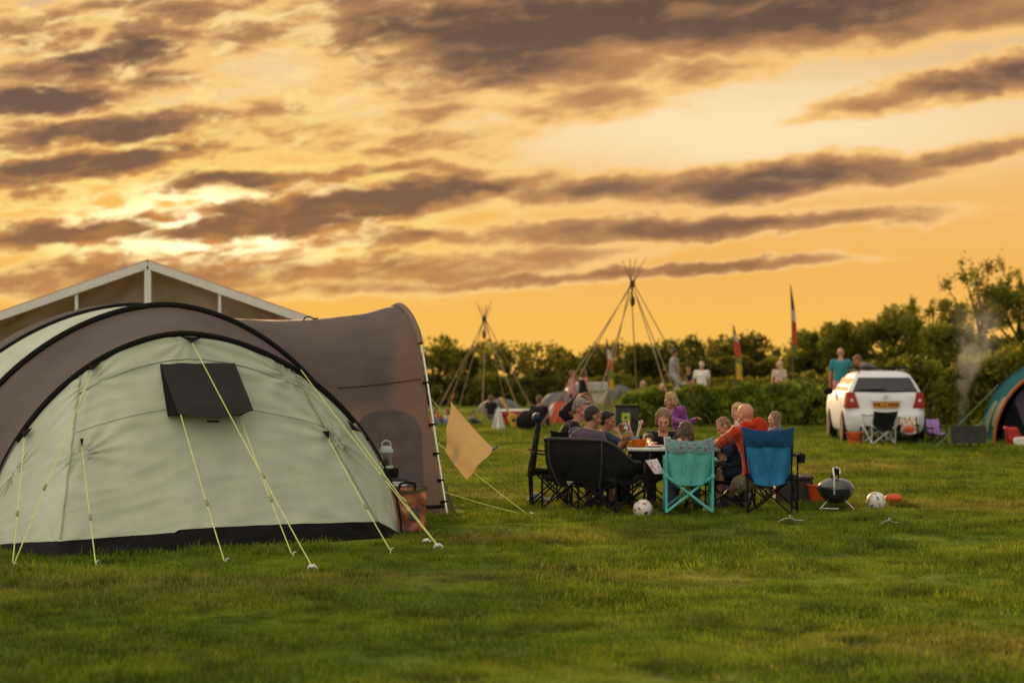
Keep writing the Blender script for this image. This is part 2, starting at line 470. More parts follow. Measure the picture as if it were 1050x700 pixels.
def prof_curve(pts, n=60):
    """smooth a half profile (x 0..1, z 1..0) into a closed-form arch; returns f(t) t in 0..1 -> (x,z)"""
    P_ = [Vector((-x, z, 0)) for x, z in reversed(pts)] + [Vector((x, z, 0)) for x, z in pts[1:]]
    out = []
    m = len(P_)
    for i in range(m - 1):
        p0 = P_[max(i - 1, 0)]; p1 = P_[i]; p2 = P_[i + 1]; p3 = P_[min(i + 2, m - 1)]
        for k in range(12):
            t = k / 12
            out.append(0.5 * ((2 * p1) + (p2 - p0) * t + (2 * p0 - 5 * p1 + 4 * p2 - p3) * t * t + (3 * p1 - p0 - 3 * p2 + p3) * t ** 3))
    out.append(P_[-1])
    acc_ = [0.0]
    for i in range(1, len(out)): acc_.append(acc_[-1] + (out[i] - out[i - 1]).length)
    tot = acc_[-1]
    def f(t):
        s_ = t * tot
        lo = 0
        import bisect
        i = min(max(bisect.bisect_right(acc_, s_) - 1, 0), len(out) - 2)
        u = (s_ - acc_[i]) / max(1e-9, acc_[i + 1] - acc_[i])
        p = out[i].lerp(out[i + 1], min(1, max(0, u)))
        return p.x, p.y
    return f
def sup(p):
    return prof_curve([(math.sin(R(a)) ** (2 / p), math.cos(R(a)) ** (2 / p)) for a in range(0, 91, 6)])
POD = sup(1.8)
CANOPY = prof_curve([(0, 1), (.13, .985), (.25, .95), (.36, .90), (.47, .82), (.60, .63), (.73, .42), (.87, .20), (1, 0)])
def hoop(c, ldir, half, h, f, left=None):
    def A(t):
        x, z = f(t)
        return c + ldir * (x * (half if x > 0 or left is None else left)) + Vector((0, 0, z * h))
    return A
def zat(py, d): return H + (HY - py) / F * d

lv = Vector((.95, .31, 0)).normalized(); av = Vector((-.31, .95, 0)).normalized()
FR = G(409, 547); HALF = 2.05
CB = FR - lv * HALF
CA = CB + av * 1.25; CC = CB + av * 2.5; CD = CB + av * 3.3
ARB = hoop(CB, lv, HALF, zat(343, CB.y), POD, 1.78)
ARA = hoop(CA, lv, 2.08, zat(314, CA.y), POD, 2.22)
ARC = hoop(CC - lv * .15, lv, 2.0, zat(313.5, CC.y), POD, 2.42)
ARD = hoop(CD - lv * .2, lv, 1.9, zat(311.5, CD.y), POD, 2.5)

tent = thing('tunnel_tent', (CB.x, CB.y, 0), 'large sage green and brown tunnel tent with black hoops and yellow guy ropes', 'tent')
def loft(A, B, sag=.04, cen=None):
    """surface between two hoops; fabric sags inward between them"""
    def S(u, v):
        a = A(u); b = B(u); p = a.lerp(b, v)
        c = (A(.5) + B(.5)) / 2; c.z *= .4
        d = (c - p); d.normalize()
        return p + d * (sag * 4 * v * (1 - v))
    return S
def fold(p, amp, sc=(1, 1, 1), off=0.0):
    return amp * mnoise.noise(Vector((p.x * sc[0] + off, p.y * sc[1], p.z * sc[2])))
# brown band between the front hoop and the tall hoop; pale band and brown band behind
MB().sheet(loft(ARB, ARA, .05), 72, 10, .004).build('roof_band', CAN_B, tent)
MB().sheet(loft(ARA, ARC, .05), 64, 10, .004).build('roof_band', CAN_GS, tent)
MB().sheet(loft(ARC, ARD, .04), 64, 6, .004).build('roof_band', CAN_B, tent)
BK = CD + av * 1.1
MB().sheet(lambda u, v: ARD(u).lerp(BK + lv * ((u - .5) * 3.6), v) , 48, 8, .004).build('rear_wall', CAN_GS, tent)
def sleeve(A, r, t0, t1, name='pole_sleeve', m=SLEEVE, out=.01, flat=1.0, n=70):
    pts = []
    c = A(.5); c = Vector((c.x, c.y, c.z * .35))
    for i in range(n + 1):
        p = A(t0 + (t1 - t0) * i / n); pts.append(p + (p - c).normalized() * out)
    return MB().tube(pts, r, 8, flat=flat).build(name, m, tent)
sleeve(ARA, .036, .02, .98)
sleeve(ARB, .028, .17, .80)
sleeve(ARC, .022, .02, .98)
sleeve(ARB, .011, .0, .18, 'tent_pole', BLACKM, .03)
sleeve(ARB, .011, .79, 1.0, 'tent_pole', BLACKM, .03)

# green end panel: front hoop down to the mudflap line
P1 = G(59, 572); P2 = G(396, 549.5); FL = ARB(0.0)
tl, tr_ = .315, .672
def bot(s):
    if s < tl: return FL.lerp(P1, s / tl)
    if s < tr_: 
        k = (s - tl) / (tr_ - tl)
        p = P1.lerp(P2, k); n = Vector((.6, -.8, 0))
        return p + n * (.10 * 4 * k * (1 - k))
    return P2.lerp(ARB(1.0), (s - tr_) / (1 - tr_))
def seamw(s, k=.016): return math.exp(-((s - tl) / k) ** 2) + math.exp(-((s - tr_) / k) ** 2)
ANCH = ((.50, .97, .016), (.335, .90, .02), (.655, .93, .02), (.33, .52, .022), (.70, .60, .02), (.16, .74, .018), (.315, .0, .02), (.672, .0, .02), (.55, .0, .016), (.44, .0, .016))
def PANEL(s, v):           # v 0 at the ground, 1 at the hoop
    p = bot(s).lerp(ARB(s), v)
    n = Vector((.5, -.83, .25))
    mid = 4 * v * (1 - v)
    b = -.05 * mid * (1 - .7 * min(1, seamw(s, .05)))
    # horizontal slack folds high on the panel, diagonal drag folds low on the left of it
    hf = .007 * math.sin(v * 95 + 3 * math.sin(s * 14)) * sm(.45, .75, v) * sm(1.0, .9, v) * (.35 + .65 * mnoise.noise(Vector((s * 9, v * 7, 0))))
    dg = .030 * (.35 - abs(mnoise.noise(Vector((s * 7 + v * 5, v * 13 - s * 15, 5))))) * sm(.66, .25, v) * sm(.04, .14, v) * sm(.75, .35, s)
    dg += .012 * (.3 - abs(mnoise.noise(Vector((s * 5, v * 9 + s * 6, 15))))) * mid
    for (as_, av_, am) in ANCH:          # creases fanning out from the guy points
        ds, dv = (s - as_) * 5.2, (v - av_) * 2.2; r_ = math.hypot(ds, dv)
        if r_ < 1.1: dg += am * math.sin(math.atan2(dv, ds) * 11 + as_ * 40) * math.exp(-r_ / .32) * sm(0, .10, r_)
    fine = .006 * mnoise.noise(Vector((s * 30, v * 20, 2)))
    return p + n * (b + hf + dg + fine * mid)
def vskirt(s):            # height of the mudflap, with the step where two pieces meet
    k = .086 if s < .435 else .097
    return k - .012 * sm(.44, .8, s)
mb = MB(); mb.sheet(lambda u, v: PANEL(u, vskirt(u) + (1 - vskirt(u)) * v), 190, 90, .003, mfn=lambda u, v: 0 if tl < u < tr_ else 1)
mb.build('end_panel', [CAN_G, CAN_GS], tent, auto=80)
mb = MB(); mb.sheet(lambda u, v: PANEL(u, vskirt(u) * v - .004) + Vector((.5, -.83, 0)) * (.012 + .02 * (1 - v) * abs(mnoise.noise(Vector((u * 40, 1, 1))))), 150, 6, .003)
mb.build('mudflap', SKIRT, tent, auto=80)
# grids to look points up on a surface by where they fall in the photograph
class Surf:
    def __init__(s, fn, nu=130, nv=90, flip=1):
        s.fn = fn; s.nu = nu; s.nv = nv
        pts = np.array([[list(fn(i / nu, j / nv)) for i in range(nu + 1)] for j in range(nv + 1)])
        s.q = np.stack([CX + pts[..., 0] / pts[..., 1] * F, HY - (pts[..., 2] - H) / pts[..., 1] * F], -1)
        s.dep = pts[..., 1]; s.flip = flip
    def uv(s, px, py):
        d = (s.q[..., 0] - px) ** 2 + (s.q[..., 1] - py) ** 2 + (s.dep - s.dep.min()) * .5
        j, i = np.unravel_index(np.argmin(d), d.shape)
        u, v = i / s.nu, j / s.nv
        for _ in range(5):
            def pr(a, b):
                p = s.fn(min(1, max(0, a)), min(1, max(0, b))); return np.array([CX + p.x / p.y * F, HY - (p.z - H) / p.y * F])
            e = 1e-3; p0 = pr(u, v); J = np.stack([(pr(u + e, v) - pr(u - e, v)) / (2 * e), (pr(u, v + e) - pr(u, v - e)) / (2 * e)], -1)
            try: st = np.linalg.solve(J, np.array([px, py]) - p0)
            except Exception: break
            st = np.clip(st, -.03, .03); u = min(1, max(0, u + st[0])); v = min(1, max(0, v + st[1]))
        return u, v
    def pt(s, px, py, off=0.0):
        u, v = s.uv(px, py); p = s.fn(u, v); e = 4e-3
        du = s.fn(min(1, u + e), v) - s.fn(max(0, u - e), v); dv = s.fn(u, min(1, v + e)) - s.fn(u, max(0, v - e))
        n = du.cross(dv)
        n = n.normalized() if n.length > 1e-9 else Vector((0, -1, 0))
        if n.y > 0: n = -n
        return p + n * off
SP = Surf(PANEL)
# window cover held out from the panel on its lower edge
tlp, trp = SP.pt(164, 374, .02), SP.pt(240, 373, .02)
bl, br = SP.pt(178, 433, .22), SP.pt(251, 430, .22)
b0l, b0r = SP.pt(172, 428, .015), SP.pt(246, 426, .015)
def cover(u, v):
    p = tlp.lerp(trp, u).lerp(bl.lerp(br, u), v)
    p += Vector((.3, -.9, 0)) * (.03 * math.sin(math.pi * u) * v) + Vector((0, 0, -.05 * math.sin(math.pi * u) * sm(.75, 1, v)))
    return p + Vector((0, 0, .008 * mnoise.noise(Vector((u * 5, v * 5, 9)))))
wc = MB().sheet(cover, 20, 20, .004).build('window_cover', FLAP, tent, auto=80)
for T0, B0, B1 in ((tlp, b0l, bl), (trp, b0r, br)):
    MB().sheet(lambda u, v: T0.lerp(B0.lerp(B1, u), v), 6, 10, .003).build('cover_gusset', mat('cover_gusset', (.012, .011, .011, 1), .8, spec=.1), wc, auto=80)
mb = MB(); mb.sheet(lambda u, v: SP.pt(166 + 74 * u + 8 * v, 376 + 50 * v, .006), 8, 8, .002); mb.build('window_mesh', MESHW, tent)
tb = cover(.45, 1.0); MB().box(tb + Vector((0, -.01, -.03)), (.11, .012, .022)).build('toggle_tab', SLEEVE, wc)
# seam piping and fold lines on the panel
mb = MB()
for s0 in (tl, tr_):
    mb.tube([PANEL(s0, v / 40) + Vector((.006, -.01, 0)) for v in range(4, 41)], .007, 6)
mb.tube([PANEL(tl + (tr_ - tl) * i / 40, .66) + Vector((.004, -.006, 0)) for i in range(41)], .003, 6)
mb.tube([PANEL(tl + (tr_ - tl) * i / 40, .885) + Vector((.004, -.006, 0)) for i in range(41)], .005, 6)
mb.build('seam', mat('seam_tape', (.33, .37, .26, 1), .8), tent)
# dark triangular anchor flaps under the hoop
def anchor(px, py, hw, drop):
    c = SP.pt(px, py, .025); tp = SP.pt(px - hw, py, .03); tq = SP.pt(px + hw, py, .03); lo = SP.pt(px, py + drop, .06)
    mb = MB(); mb.sheet(lambda u, v: tp.lerp(tq, u).lerp(lo, v * .93) + Vector((0, -.01, 0)), 6, 6, .004)
    mb.build('anchor_flap', SLEEVE, tent)
    return lo
an = [anchor(196, 346, 10, 8), anchor(98, 374, 8, 11), anchor(291, 369, 8, 9), anchor(30, 440, 6, 12), anchor(361, 431, 6, 8), anchor(84, 452, 3, 12), anchor(334, 441, 4, 8)]
def rope(p, q, r=.0048, par=None, m=None, slack=.015, name='guy_rope', n=10):
    pts = []
    for i in range(n + 1):
        t = i / n; pts.append(Vector(p).lerp(Vector(q), t) - Vector((0, 0, slack * 4 * t * (1 - t))))
    return MB().tube(pts, r, 6).build(name, m or ROPE, par or tent)
ground_pegs = []
for A_, (gx, gy) in ((an[0], (319, 583)), (SP.pt(243, 426, .05), (299, 570)), (an[1], (14, 581)), (an[3], (13, 580)), (an[5], (98, 578)), (SP.pt(180, 430, .2), (230, 577)), (an[2], (447, 561)), (an[4], (449, 562)), (an[6], (400, 566))):
    g = G(gx, gy); g.z = gz(g.x, g.y) + .03
    rp = rope(A_, g)
    k = g.lerp(Vector(A_), .36)     # runner
    dr = (Vector(A_) - g).normalized()
    MB().cap(k, k + dr * .05, .013, .013, 8).build('rope_runner', mat('runner', (.25, .28, .10, 1), .5), rp)
for gx, gy in ((320, 584), (437, 557), (449, 562), (13, 582), (98, 579), (231, 578), (400, 567), (300, 571)):
    g = G(gx, gy); g.z = gz(g.x, g.y)
    big = gx in (320, 437, 449)
    mb = MB(); 
    if big:
        mb.tube([g + Vector((-.035, 0, .0)), g + Vector((-.02, 0, .035)), g + Vector((.015, .0, .04)), g + Vector((.038, 0, .02)), g + Vector((.035, .0, -.01))], .009, 7)
        mb.ell(g + Vector((.0, 0, .03)), (.02, .014, .017))
    else: mb.tube([g + Vector((0, 0, -.02)), g + Vector((.01, 0, .05)), g + Vector((.03, 0, .055))], .006, 6)
    mb.build('tent_peg', PEG if big else SILVER, tent)

# ---------------------------------------------------------------- brown canopy reaching to the right
NE = G(456, 528); mE = Vector((-.40, .917, 0)); HE = 1.5; qE = Vector((-.917, -.40, 0))
CE = NE + mE * HE
HTE = zat(317.5, CE.y); 
CE0 = CE + qE * 2.35
HT0 = zat(325, CE0.y)
E1 = hoop(CE, -mE, HE, HTE, CANOPY)
E0 = hoop(CE0, -mE, HE * 1.02, HT0, CANOPY)
EMID = loft(E0, E1, .07)
def CAN_S(u, v):
    p = EMID(u, v)
    k = sm(.82, .97, v) * sm(.25, .4, u) * sm(.80, .66, u)
    p = p + Vector((0, 0, .045 * k))
    return p + Vector((.3, -.9, .1)) * (.022 * mnoise.noise(Vector((u * 7, v * 5, 1))) + .012 * math.sin(u * 85 + v * 9 + 2 * mnoise.noise(Vector((u * 5, v * 4, 8)))) * math.exp(-((v - .0) / .45) ** 2) + .008 * mnoise.noise(Vector((u * 40, v * 6, 3))))
MB().sheet(lambda u, v: CAN_S(.27 + .73 * u, v), 80, 40, .004).build('awning_roof', CAN_B, tent, auto=80)
SC = Surf(CAN_S)
mb = MB(); mb.tube([E1(.22 + .46 * i / 50) + Vector((.01, 0, .05)) for i in range(51)], .035, 10); mb.build('awning_rim', CAN_BL, tent)
mb = MB(); mb.tube([E0(.2 + .7 * i / 50) + Vector((0, -.01, .03)) for i in range(51)], .022, 8); mb.build('awning_rim', CAN_BL, tent)
mb = MB(); mb.tube([E1(.675 + .325 * i / 30) + Vector((.03, -.02, 0)) for i in range(31)] , .014, 8)
po = mb.build('awning_pole', SILVER, tent)
mb = MB(); mb.tube([E1(.005 + .235 * i / 30) + Vector((.03, -.02, 0)) for i in range(31)] , .014, 8); mb.build('awning_pole', SILVER, tent)
for k in (.75, .83, .885, .935, .975): 
    p = E1(k) + Vector((.01, -.02, 0)); MB().box(p, (.07, .03, .035), bev=.006).build('pole_clip', SLEEVE, po)
# seam across the canopy wall and arched mesh door
mb = MB(); mb.tube([SC.pt(346 + 85 * i / 24, 397.5 - 9 * (i / 24) ** 1.4, .008) for i in range(25)], .006, 6); mb.build('seam', mat('brown_seam', (.05, .036, .03, 1), .8), tent)
def door(u, v):
    y = 512 + (419 - 512) * v
    k = max(0.0, (v - .72) / .28); sh = math.sqrt(max(0, 1 - k * k))
    xl = 396 - 31 * (1 if v < .72 else sh); xr = 396 + 35 * (1 if v < .72 else sh) + 4 * (1 - v)
    return SC.pt(xl + (xr - xl) * u, y, .010)
MB().sheet(door, 16, 28, .003).build('arched_door', MESHW, tent, auto=80)
# dark edge strip at the foot of the awning
mb = MB(); mb.tube([E0(.985).lerp(E1(.985), i / 10) + Vector((0, -.01, .01)) for i in range(11)], .02, 6); mb.build('hem', SKIRT, tent)
# strap curling up off the canopy top
c0 = SC.pt(312, 322, 0) 
mb = MB(); mb.tube([c0 + Vector((x, 0, z)) for x, z in ((0, -.02), (.02, .035), (.07, .05), (.12, .02), (.17, .025))], .009, 6); mb.build('strap', SLEEVE, tent)
# ropes from the canopy's right end
top = E1(.775) + Vector((.02, -.02, 0)); mid = E1(.83) + Vector((.02, -.02, 0)); mid2 = E1(.86) + Vector((.02, -.02, 0)); lowp = E1(.955) + Vector((.02, -.02, 0))
right_ropes = []
for a_, (gx, gy), nm in ((top, (541, 517), 'r'), (mid, (540, 512), 'r'), (mid2, (544, 530), 'towel'), (lowp, (543, 529), 'r')):
    g = G(gx, gy); g.z = gz(g.x, g.y) + .02
    rope(a_, g, .0045); right_ropes.append((a_, g))
    MB().tube([g + Vector((-.02, 0, -.03)), g + Vector((.0, 0, .03)), g + Vector((.03, 0, .035))], .006, 6).build('tent_peg', SILVER, tent)
mb = MB(); mb.sheet(lambda u, v: (E1(.93) + Vector((.03, .1, 0))).lerp(E1(.93) + Vector((.13, .25, -.45)), v) + Vector((.06 * u * v, .1 * u, 0)), 4, 8, .003)
mb.build('door_flap', CAN_B, tent)

# ---------------------------------------------------------------- checked tea towel pegged over the ropes
a_, g_ = right_ropes[2]
TD = None
def on_rope(px):
    lo, hi = 0.0, 1.0
    for _ in range(40):
        m_ = (lo + hi) / 2; p = a_.lerp(g_, m_)
        if CX + p.x / p.y * F < px: lo = m_
        else: hi = m_
    return a_.lerp(g_, lo)
tw_m = bpy.data.materials.new('checked_towel'); t = nt(tw_m); N_ = t.nodes; L_ = t.links
b = N_['Principled BSDF']; b.inputs['Roughness'].default_value = .9; b.inputs['Specular IOR Level'].default_value = .1
uvn = N_.new('ShaderNodeAttribute'); uvn.attribute_name = 'weave'
sp_ = N_.new('ShaderNodeSeparateXYZ'); L_.new(uvn.outputs['Vector'], sp_.inputs[0])
def strp(o):
    a1 = N_.new('ShaderNodeMath'); a1.operation = 'MULTIPLY'; a1.inputs[1].default_value = 22; L_.new(o, a1.inputs[0])
    a2 = N_.new('ShaderNodeMath'); a2.operation = 'FRACT'; L_.new(a1.outputs[0], a2.inputs[0])
    a3 = N_.new('ShaderNodeMath'); a3.operation = 'LESS_THAN'; a3.inputs[1].default_value = .3; L_.new(a2.outputs[0], a3.inputs[0]); return a3.outputs[0]
sa, sb = strp(sp_.outputs[0]), strp(sp_.outputs[1])
ad = N_.new('ShaderNodeMath'); ad.operation = 'ADD'; L_.new(sa, ad.inputs[0]); L_.new(sb, ad.inputs[1])
a4 = N_.new('ShaderNodeMath'); a4.operation = 'MULTIPLY'; a4.inputs[1].default_value = .5; L_.new(ad.outputs[0], a4.inputs[0])
mx = N_.new('ShaderNodeMix'); mx.data_type = 'RGBA'; mx.inputs[6].default_value = (.82, .68, .40, 1); mx.inputs[7].default_value = (.55, .41, .18, 1)
L_.new(a4.outputs[0], mx.inputs[0]); L_.new(mx.outputs[2], b.inputs['Base Color'])
tr = N_.new('ShaderNodeBsdfTranslucent'); L_.new(mx.outputs[2], tr.inputs[0]); ms = N_.new('ShaderNodeMixShader'); ms.inputs[0].default_value = .55
L_.new(b.outputs[0], ms.inputs[1]); L_.new(tr.outputs[0], ms.inputs[2]); L_.new(ms.outputs[0], N_['Material Output'].inputs[0])
q0 = on_rope(463); q1 = on_rope(505.5)
dd = (q0.y + q1.y) / 2
c00, c10, c01, c11 = at(462, 411, q0.y), at(506, 460, q1.y), at(456, 463, q0.y + .02), at(478, 492, dd - .05)
def tow(u, v):
    p = c00.lerp(c10, u).lerp(c01.lerp(c11, u), v)
    f = .05 * math.sin(u * 7.5 + .6) * (.25 + .75 * v) * (1 - .55 * u) + .02 * math.sin(u * 17 + v * 3) * v
    return p + Vector((.012 * math.sin(v * 9), f, -.015 * math.sin(math.pi * u) * (1 - v)))
mb = MB(); mb.sheet(tow, 40, 34, .003)
twl = mb.build('tea_towel', tw_m, None, auto=80)
tag(twl, 'yellow checked tea towel pegged over the guy ropes right of the tent', 'towel')
at_ = twl.data.attributes.new('weave', 'FLOAT_VECTOR', 'POINT')
uvs = [(i / 40, j / 34, 0) for j in range(35) for i in range(41)] * 2
at_.data.foreach_set('vector', [c for q in uvs for c in q])
for pxy, dcol, lb in (((464.5, 407), (.55, .12, .04, 1), 'red clothes peg holding the towel top corner'), ((507.5, 459.5), (.04, .05, .16, 1), 'dark blue clothes peg holding the towel side corner')):
    p = at(*pxy, q0.y if pxy[0] < 480 else q1.y)
    dv_ = Vector((.35, 0, .9)) if pxy[0] < 480 else Vector((.8, 0, .55))
    mb = MB()
    for sgn in (-1, 1): mb.cap(p - dv_ * .03 + Vector((0, .012 * sgn, 0)), p + dv_ * .04 + Vector((0, .006 * sgn, 0)), .009, .007, 8)
    mb.ell(p + Vector((0, 0, 0)), (.012, .014, .012))
    tag(mb.build('clothes_peg', mat('peg' + lb[:3], dcol, .45), None), lb, 'clothes peg')

# ---------------------------------------------------------------- white framed marquee behind
mqd = 31.0
ap = at(152, 271.5, mqd); 
mq = thing('marquee', (ap.x, ap.y, 0), 'open gabled marquee with white frame and grey canvas roof behind the tent', 'marquee')
SL = (at(152, 271.5, mqd).z - at(308, 326, mqd).z) / (at(308, 326, mqd).x - ap.x)
HS = 3.6; LEN = 7.0; yd = Vector((-.20, 1, 0)).normalized()
def bar(name, a, b_, wd, m=WHITEF, par=mq):
    a = Vector(a); b_ = Vector(b_); d = (b_ - a); x, y = frame_of(d, Vector((0, 1, 0)))
    q = [a + x * (wd / 2) * sx + y * (wd / 2) * sy for sx, sy in ((-1, -1), (1, -1), (1, 1), (-1, 1))]
    return MB().rings([q, [p + d for p in q]]).build(name, m, par, smooth=False)
CANV = mat('marquee_canvas', (.50, .43, .36, 1), .75, .12, 1.0, trans=.6, tcol=(.72, .60, .48, 1), wr=(2.2, .8, .08, (1, 1, .5)))
for sgn in (-1, 1):
    ev = ap + Vector((sgn * HS, 0, -SL * HS))
    for k in range(2):
        o_ = yd * (LEN * k)
        bar('rafter', ap + o_, ev + o_, .13); bar('post', Vector((ev.x + o_.x, ev.y + o_.y, 0)), ev + o_, .10)
    bar('eave_beam', ev, ev + yd * LEN, .09)
    mb = MB(); mb.sheet(lambda u, v: ap + Vector((0, 0, .085)) + yd * (LEN * v - .05) + Vector((sgn * (HS + .15) * u, 0, -SL * (HS + .15) * u - .06 * math.sin(math.pi * ((v * 3) % 1)) * math.sin(math.pi * u))), 12, 30, .01)
    mb.build('roof', CANV, mq)
    st = ap + Vector((sgn * 1.20, 0, -SL * 1.20)); bar('strut', st + Vector((0, 0, -.9)), st, .05)
bar('ridge_beam', ap, ap + yd * LEN, .09)
bar('king_post', ap + Vector((0, 0, -1.35)), ap + Vector((0, 0, -.06)), .11)
mb = MB(); mb.sheet(lambda u, v: ap + yd * .45 + Vector(((u - .5) * 2 * HS, .28 * mnoise.noise(Vector((u * 5, v * 3 + abs(u - .5) * 16, 2))) + .05 * math.sin(u * 30 + v * 9), -SL * HS * (1 - v) * 1.0 - SL * HS * abs(u - .5) * 2 * v - .02)), 60, 10, .008); mb.build('gable_panel', CANV, mq)
mb = MB()
bkp = ap + yd * LEN * .98
mb.sheet(lambda u, v: bkp + Vector(((u - .5) * 2 * HS, -.05 + .03 * math.sin(u * 40), (1 - v) * (-SL * HS) + v * (-SL * HS * abs(u - .5) * 2))), 40, 6, .01)
mb.build('gable_wall', CANV, mq)

# ---------------------------------------------------------------- small things at the tent's right corner
sd0 = G(405, 543)
lt = thing('camp_stand', at(405, 500, 18.9) * 1, 'small black camp stand with a silver edged top by the awning', 'stand')
cx, cyy, zt = at(399, 500, 18.5).x, 18.5, at(400, 495, 18.5).z
lt.location = (cx, cyy, 0)
MB().box((cx, cyy, zt - .02), (.36, .30, .04), bev=.01).build('top', SILVER, lt)
for sx in (-1, 1):
    for sy in (-1, 1): MB().tube([(cx + sx * .14, cyy + sy * .11, 0), (cx + sx * .13, cyy + sy * .1, zt - .03)], .012, 8).build('leg', BLACKM, lt)
MB().box((cx - .03, cyy, zt - .19), (.26, .22, .28), bev=.02).build('storage_pocket', mat('black_nylon', (.02, .02, .021, 1), .8, wr=(5, .6, .03, (1, 1, 1))), lt)
st = thing('gas_stove', (cx, cyy, zt), 'flat black gas stove with pale front edge on the camp stand', 'stove')
MB().box((cx + .01, cyy, zt + .03), (.34, .26, .055), bev=.012).build('body', mat('stove_black', (.03, .03, .032, 1), .4), st)
MB().box((cx + .01, cyy - .135, zt + .012), (.33, .012, .02), bev=.003).build('front_edge', PEG, st)
MB().box((cx - .03, cyy + .02, zt + .105), (.24, .16, .09), bev=.015).build('burner_box', BLACKM, st)
ln_ = thing('lantern', (cx - .02, cyy + .0, zt + .15), 'clear camping lantern with pale green cap and ring handle on the stove', 'lantern')
lx, ly, lz = cx - .03, cyy + .02, zt + .153
LG = glass('lantern_glass', (.85, .8, .72, 1), .08)
MB().lathe([(.062, 0), (.066, .01), (.066, .13), (.055, .15)], (lx, ly, lz), 20).build('glass', LG, ln_)
MB().lathe([(.0, .012), (.02, .012), (.02, .08), (.004, .11)], (lx, ly, lz), 12).build('mantle', mat('mantle', (.6, .55, .45, 1), .6), ln_)
cap_m = mat('pale_green_plastic', (.42, .50, .42, 1), .4)
MB().lathe([(.07, .15), (.072, .175), (.055, .20), (.05, .215), (.0, .22)], (lx, ly, lz), 20).build('cap', cap_m, ln_)
MB().lathe([(.0, -.004), (.072, -.004), (.072, .018), (.064, .022)], (lx, ly, lz), 20).build('base', cap_m, ln_)
MB().tube([(lx + .045 * math.cos(a), ly, lz + .225 + .045 * math.sin(a)) for a in [math.pi * k / 12 for k in range(-2, 15)]], .008, 7).build('handle', cap_m, ln_)
# printed shopping bag
bgm = bpy.data.materials.new('floral_print'); t = nt(bgm); N_ = t.nodes; L_ = t.links
b = N_['Principled BSDF']; b.inputs['Roughness'].default_value = .45
tc_ = N_.new('ShaderNodeTexCoord'); vo = N_.new('ShaderNodeTexVoronoi'); vo.inputs['Scale'].default_value = 9; 
nz = N_.new('ShaderNodeTexNoise'); nz.inputs['Scale'].default_value = 6; nz.inputs['Detail'].default_value = 7; nz.inputs['Distortion'].default_value = 1.8
L_.new(tc_.outputs['Object'], nz.inputs[0]); L_.new(nz.outputs['Color'], vo.inputs['Vector'])
L_.new(tc_.outputs['Object'], nz.inputs['Vector'])
cr = N_.new('ShaderNodeValToRGB'); L_.new(nz.outputs['Fac'], cr.inputs[0])
e = cr.color_ramp.elements; e[0].position = .3; e[0].color = (.05, .018, .01, 1); e[1].position = .72; e[1].color = (.65, .38, .18, 1)
q = e.new(.45); q.color = (.26, .06, .02, 1); q = e.new(.58); q.color = (.42, .15, .05, 1)
L_.new(cr.outputs[0], b.inputs['Base Color'])
g0 = G(417, 545); bx0 = g0.x; by0 = g0.y + .1
bag = thing('shopping_bag', (bx0, by0, 0), 'brown and orange floral print shopping bag standing beside the tent corner', 'bag')
def bagside(u, v):
    a = u * 4; k = int(a) % 4; f = a - int(a)
    w_, d_ = .175 + .012 * v, .09 + .01 * v
    cs = [(-w_, -d_), (w_, -d_), (w_, d_), (-w_, d_)]
    p = Vector((*cs[k], 0)).lerp(Vector((*cs[(k + 1) % 4], 0)), f)
    z = .415 * v - .03 * math.sin(math.pi * f) * v * (k == 0)
    return Vector((bx0 + p.x + .012 * mnoise.noise(Vector((u * 6, v * 3, 0))), by0 + p.y + .02 * mnoise.noise(Vector((u * 5, v * 4, 4))), z + .005))
MB().sheet(bagside, 40, 16, .004).build('bag_body', bgm, bag, auto=50)
MB().box((bx0, by0, .02), (.33, .16, .02)).build('base', BLACKM, bag)
mb = MB(); mb.sheet(lambda u, v: bagside(u, 1.0) + Vector((0, -.004, -.03 * v + .01)), 40, 2, .003); mb.build('dark_trim', mat('olive_trim', (.06, .07, .02, 1), .7), bag)
for dy in (-.1, .1):
    MB().tube([(bx0 - .08, by0 + dy, .40), (bx0 - .07, by0 + dy * .9, .46), (bx0, by0 + dy * .75, .475), (bx0 + .07, by0 + dy * .9, .46), (bx0 + .08, by0 + dy, .40)], .010, 6).build('handle', BLACKM, bag)
pm = MB(); pm.sheet(lambda u, v: Vector((bx0 + .03 + .08 * u, by0 - .112, .12 + .11 * v)), 4, 4, .003); pm.build('printed_patch', mat('printed_patch', (.05, .08, .08, 1), .5), bag)
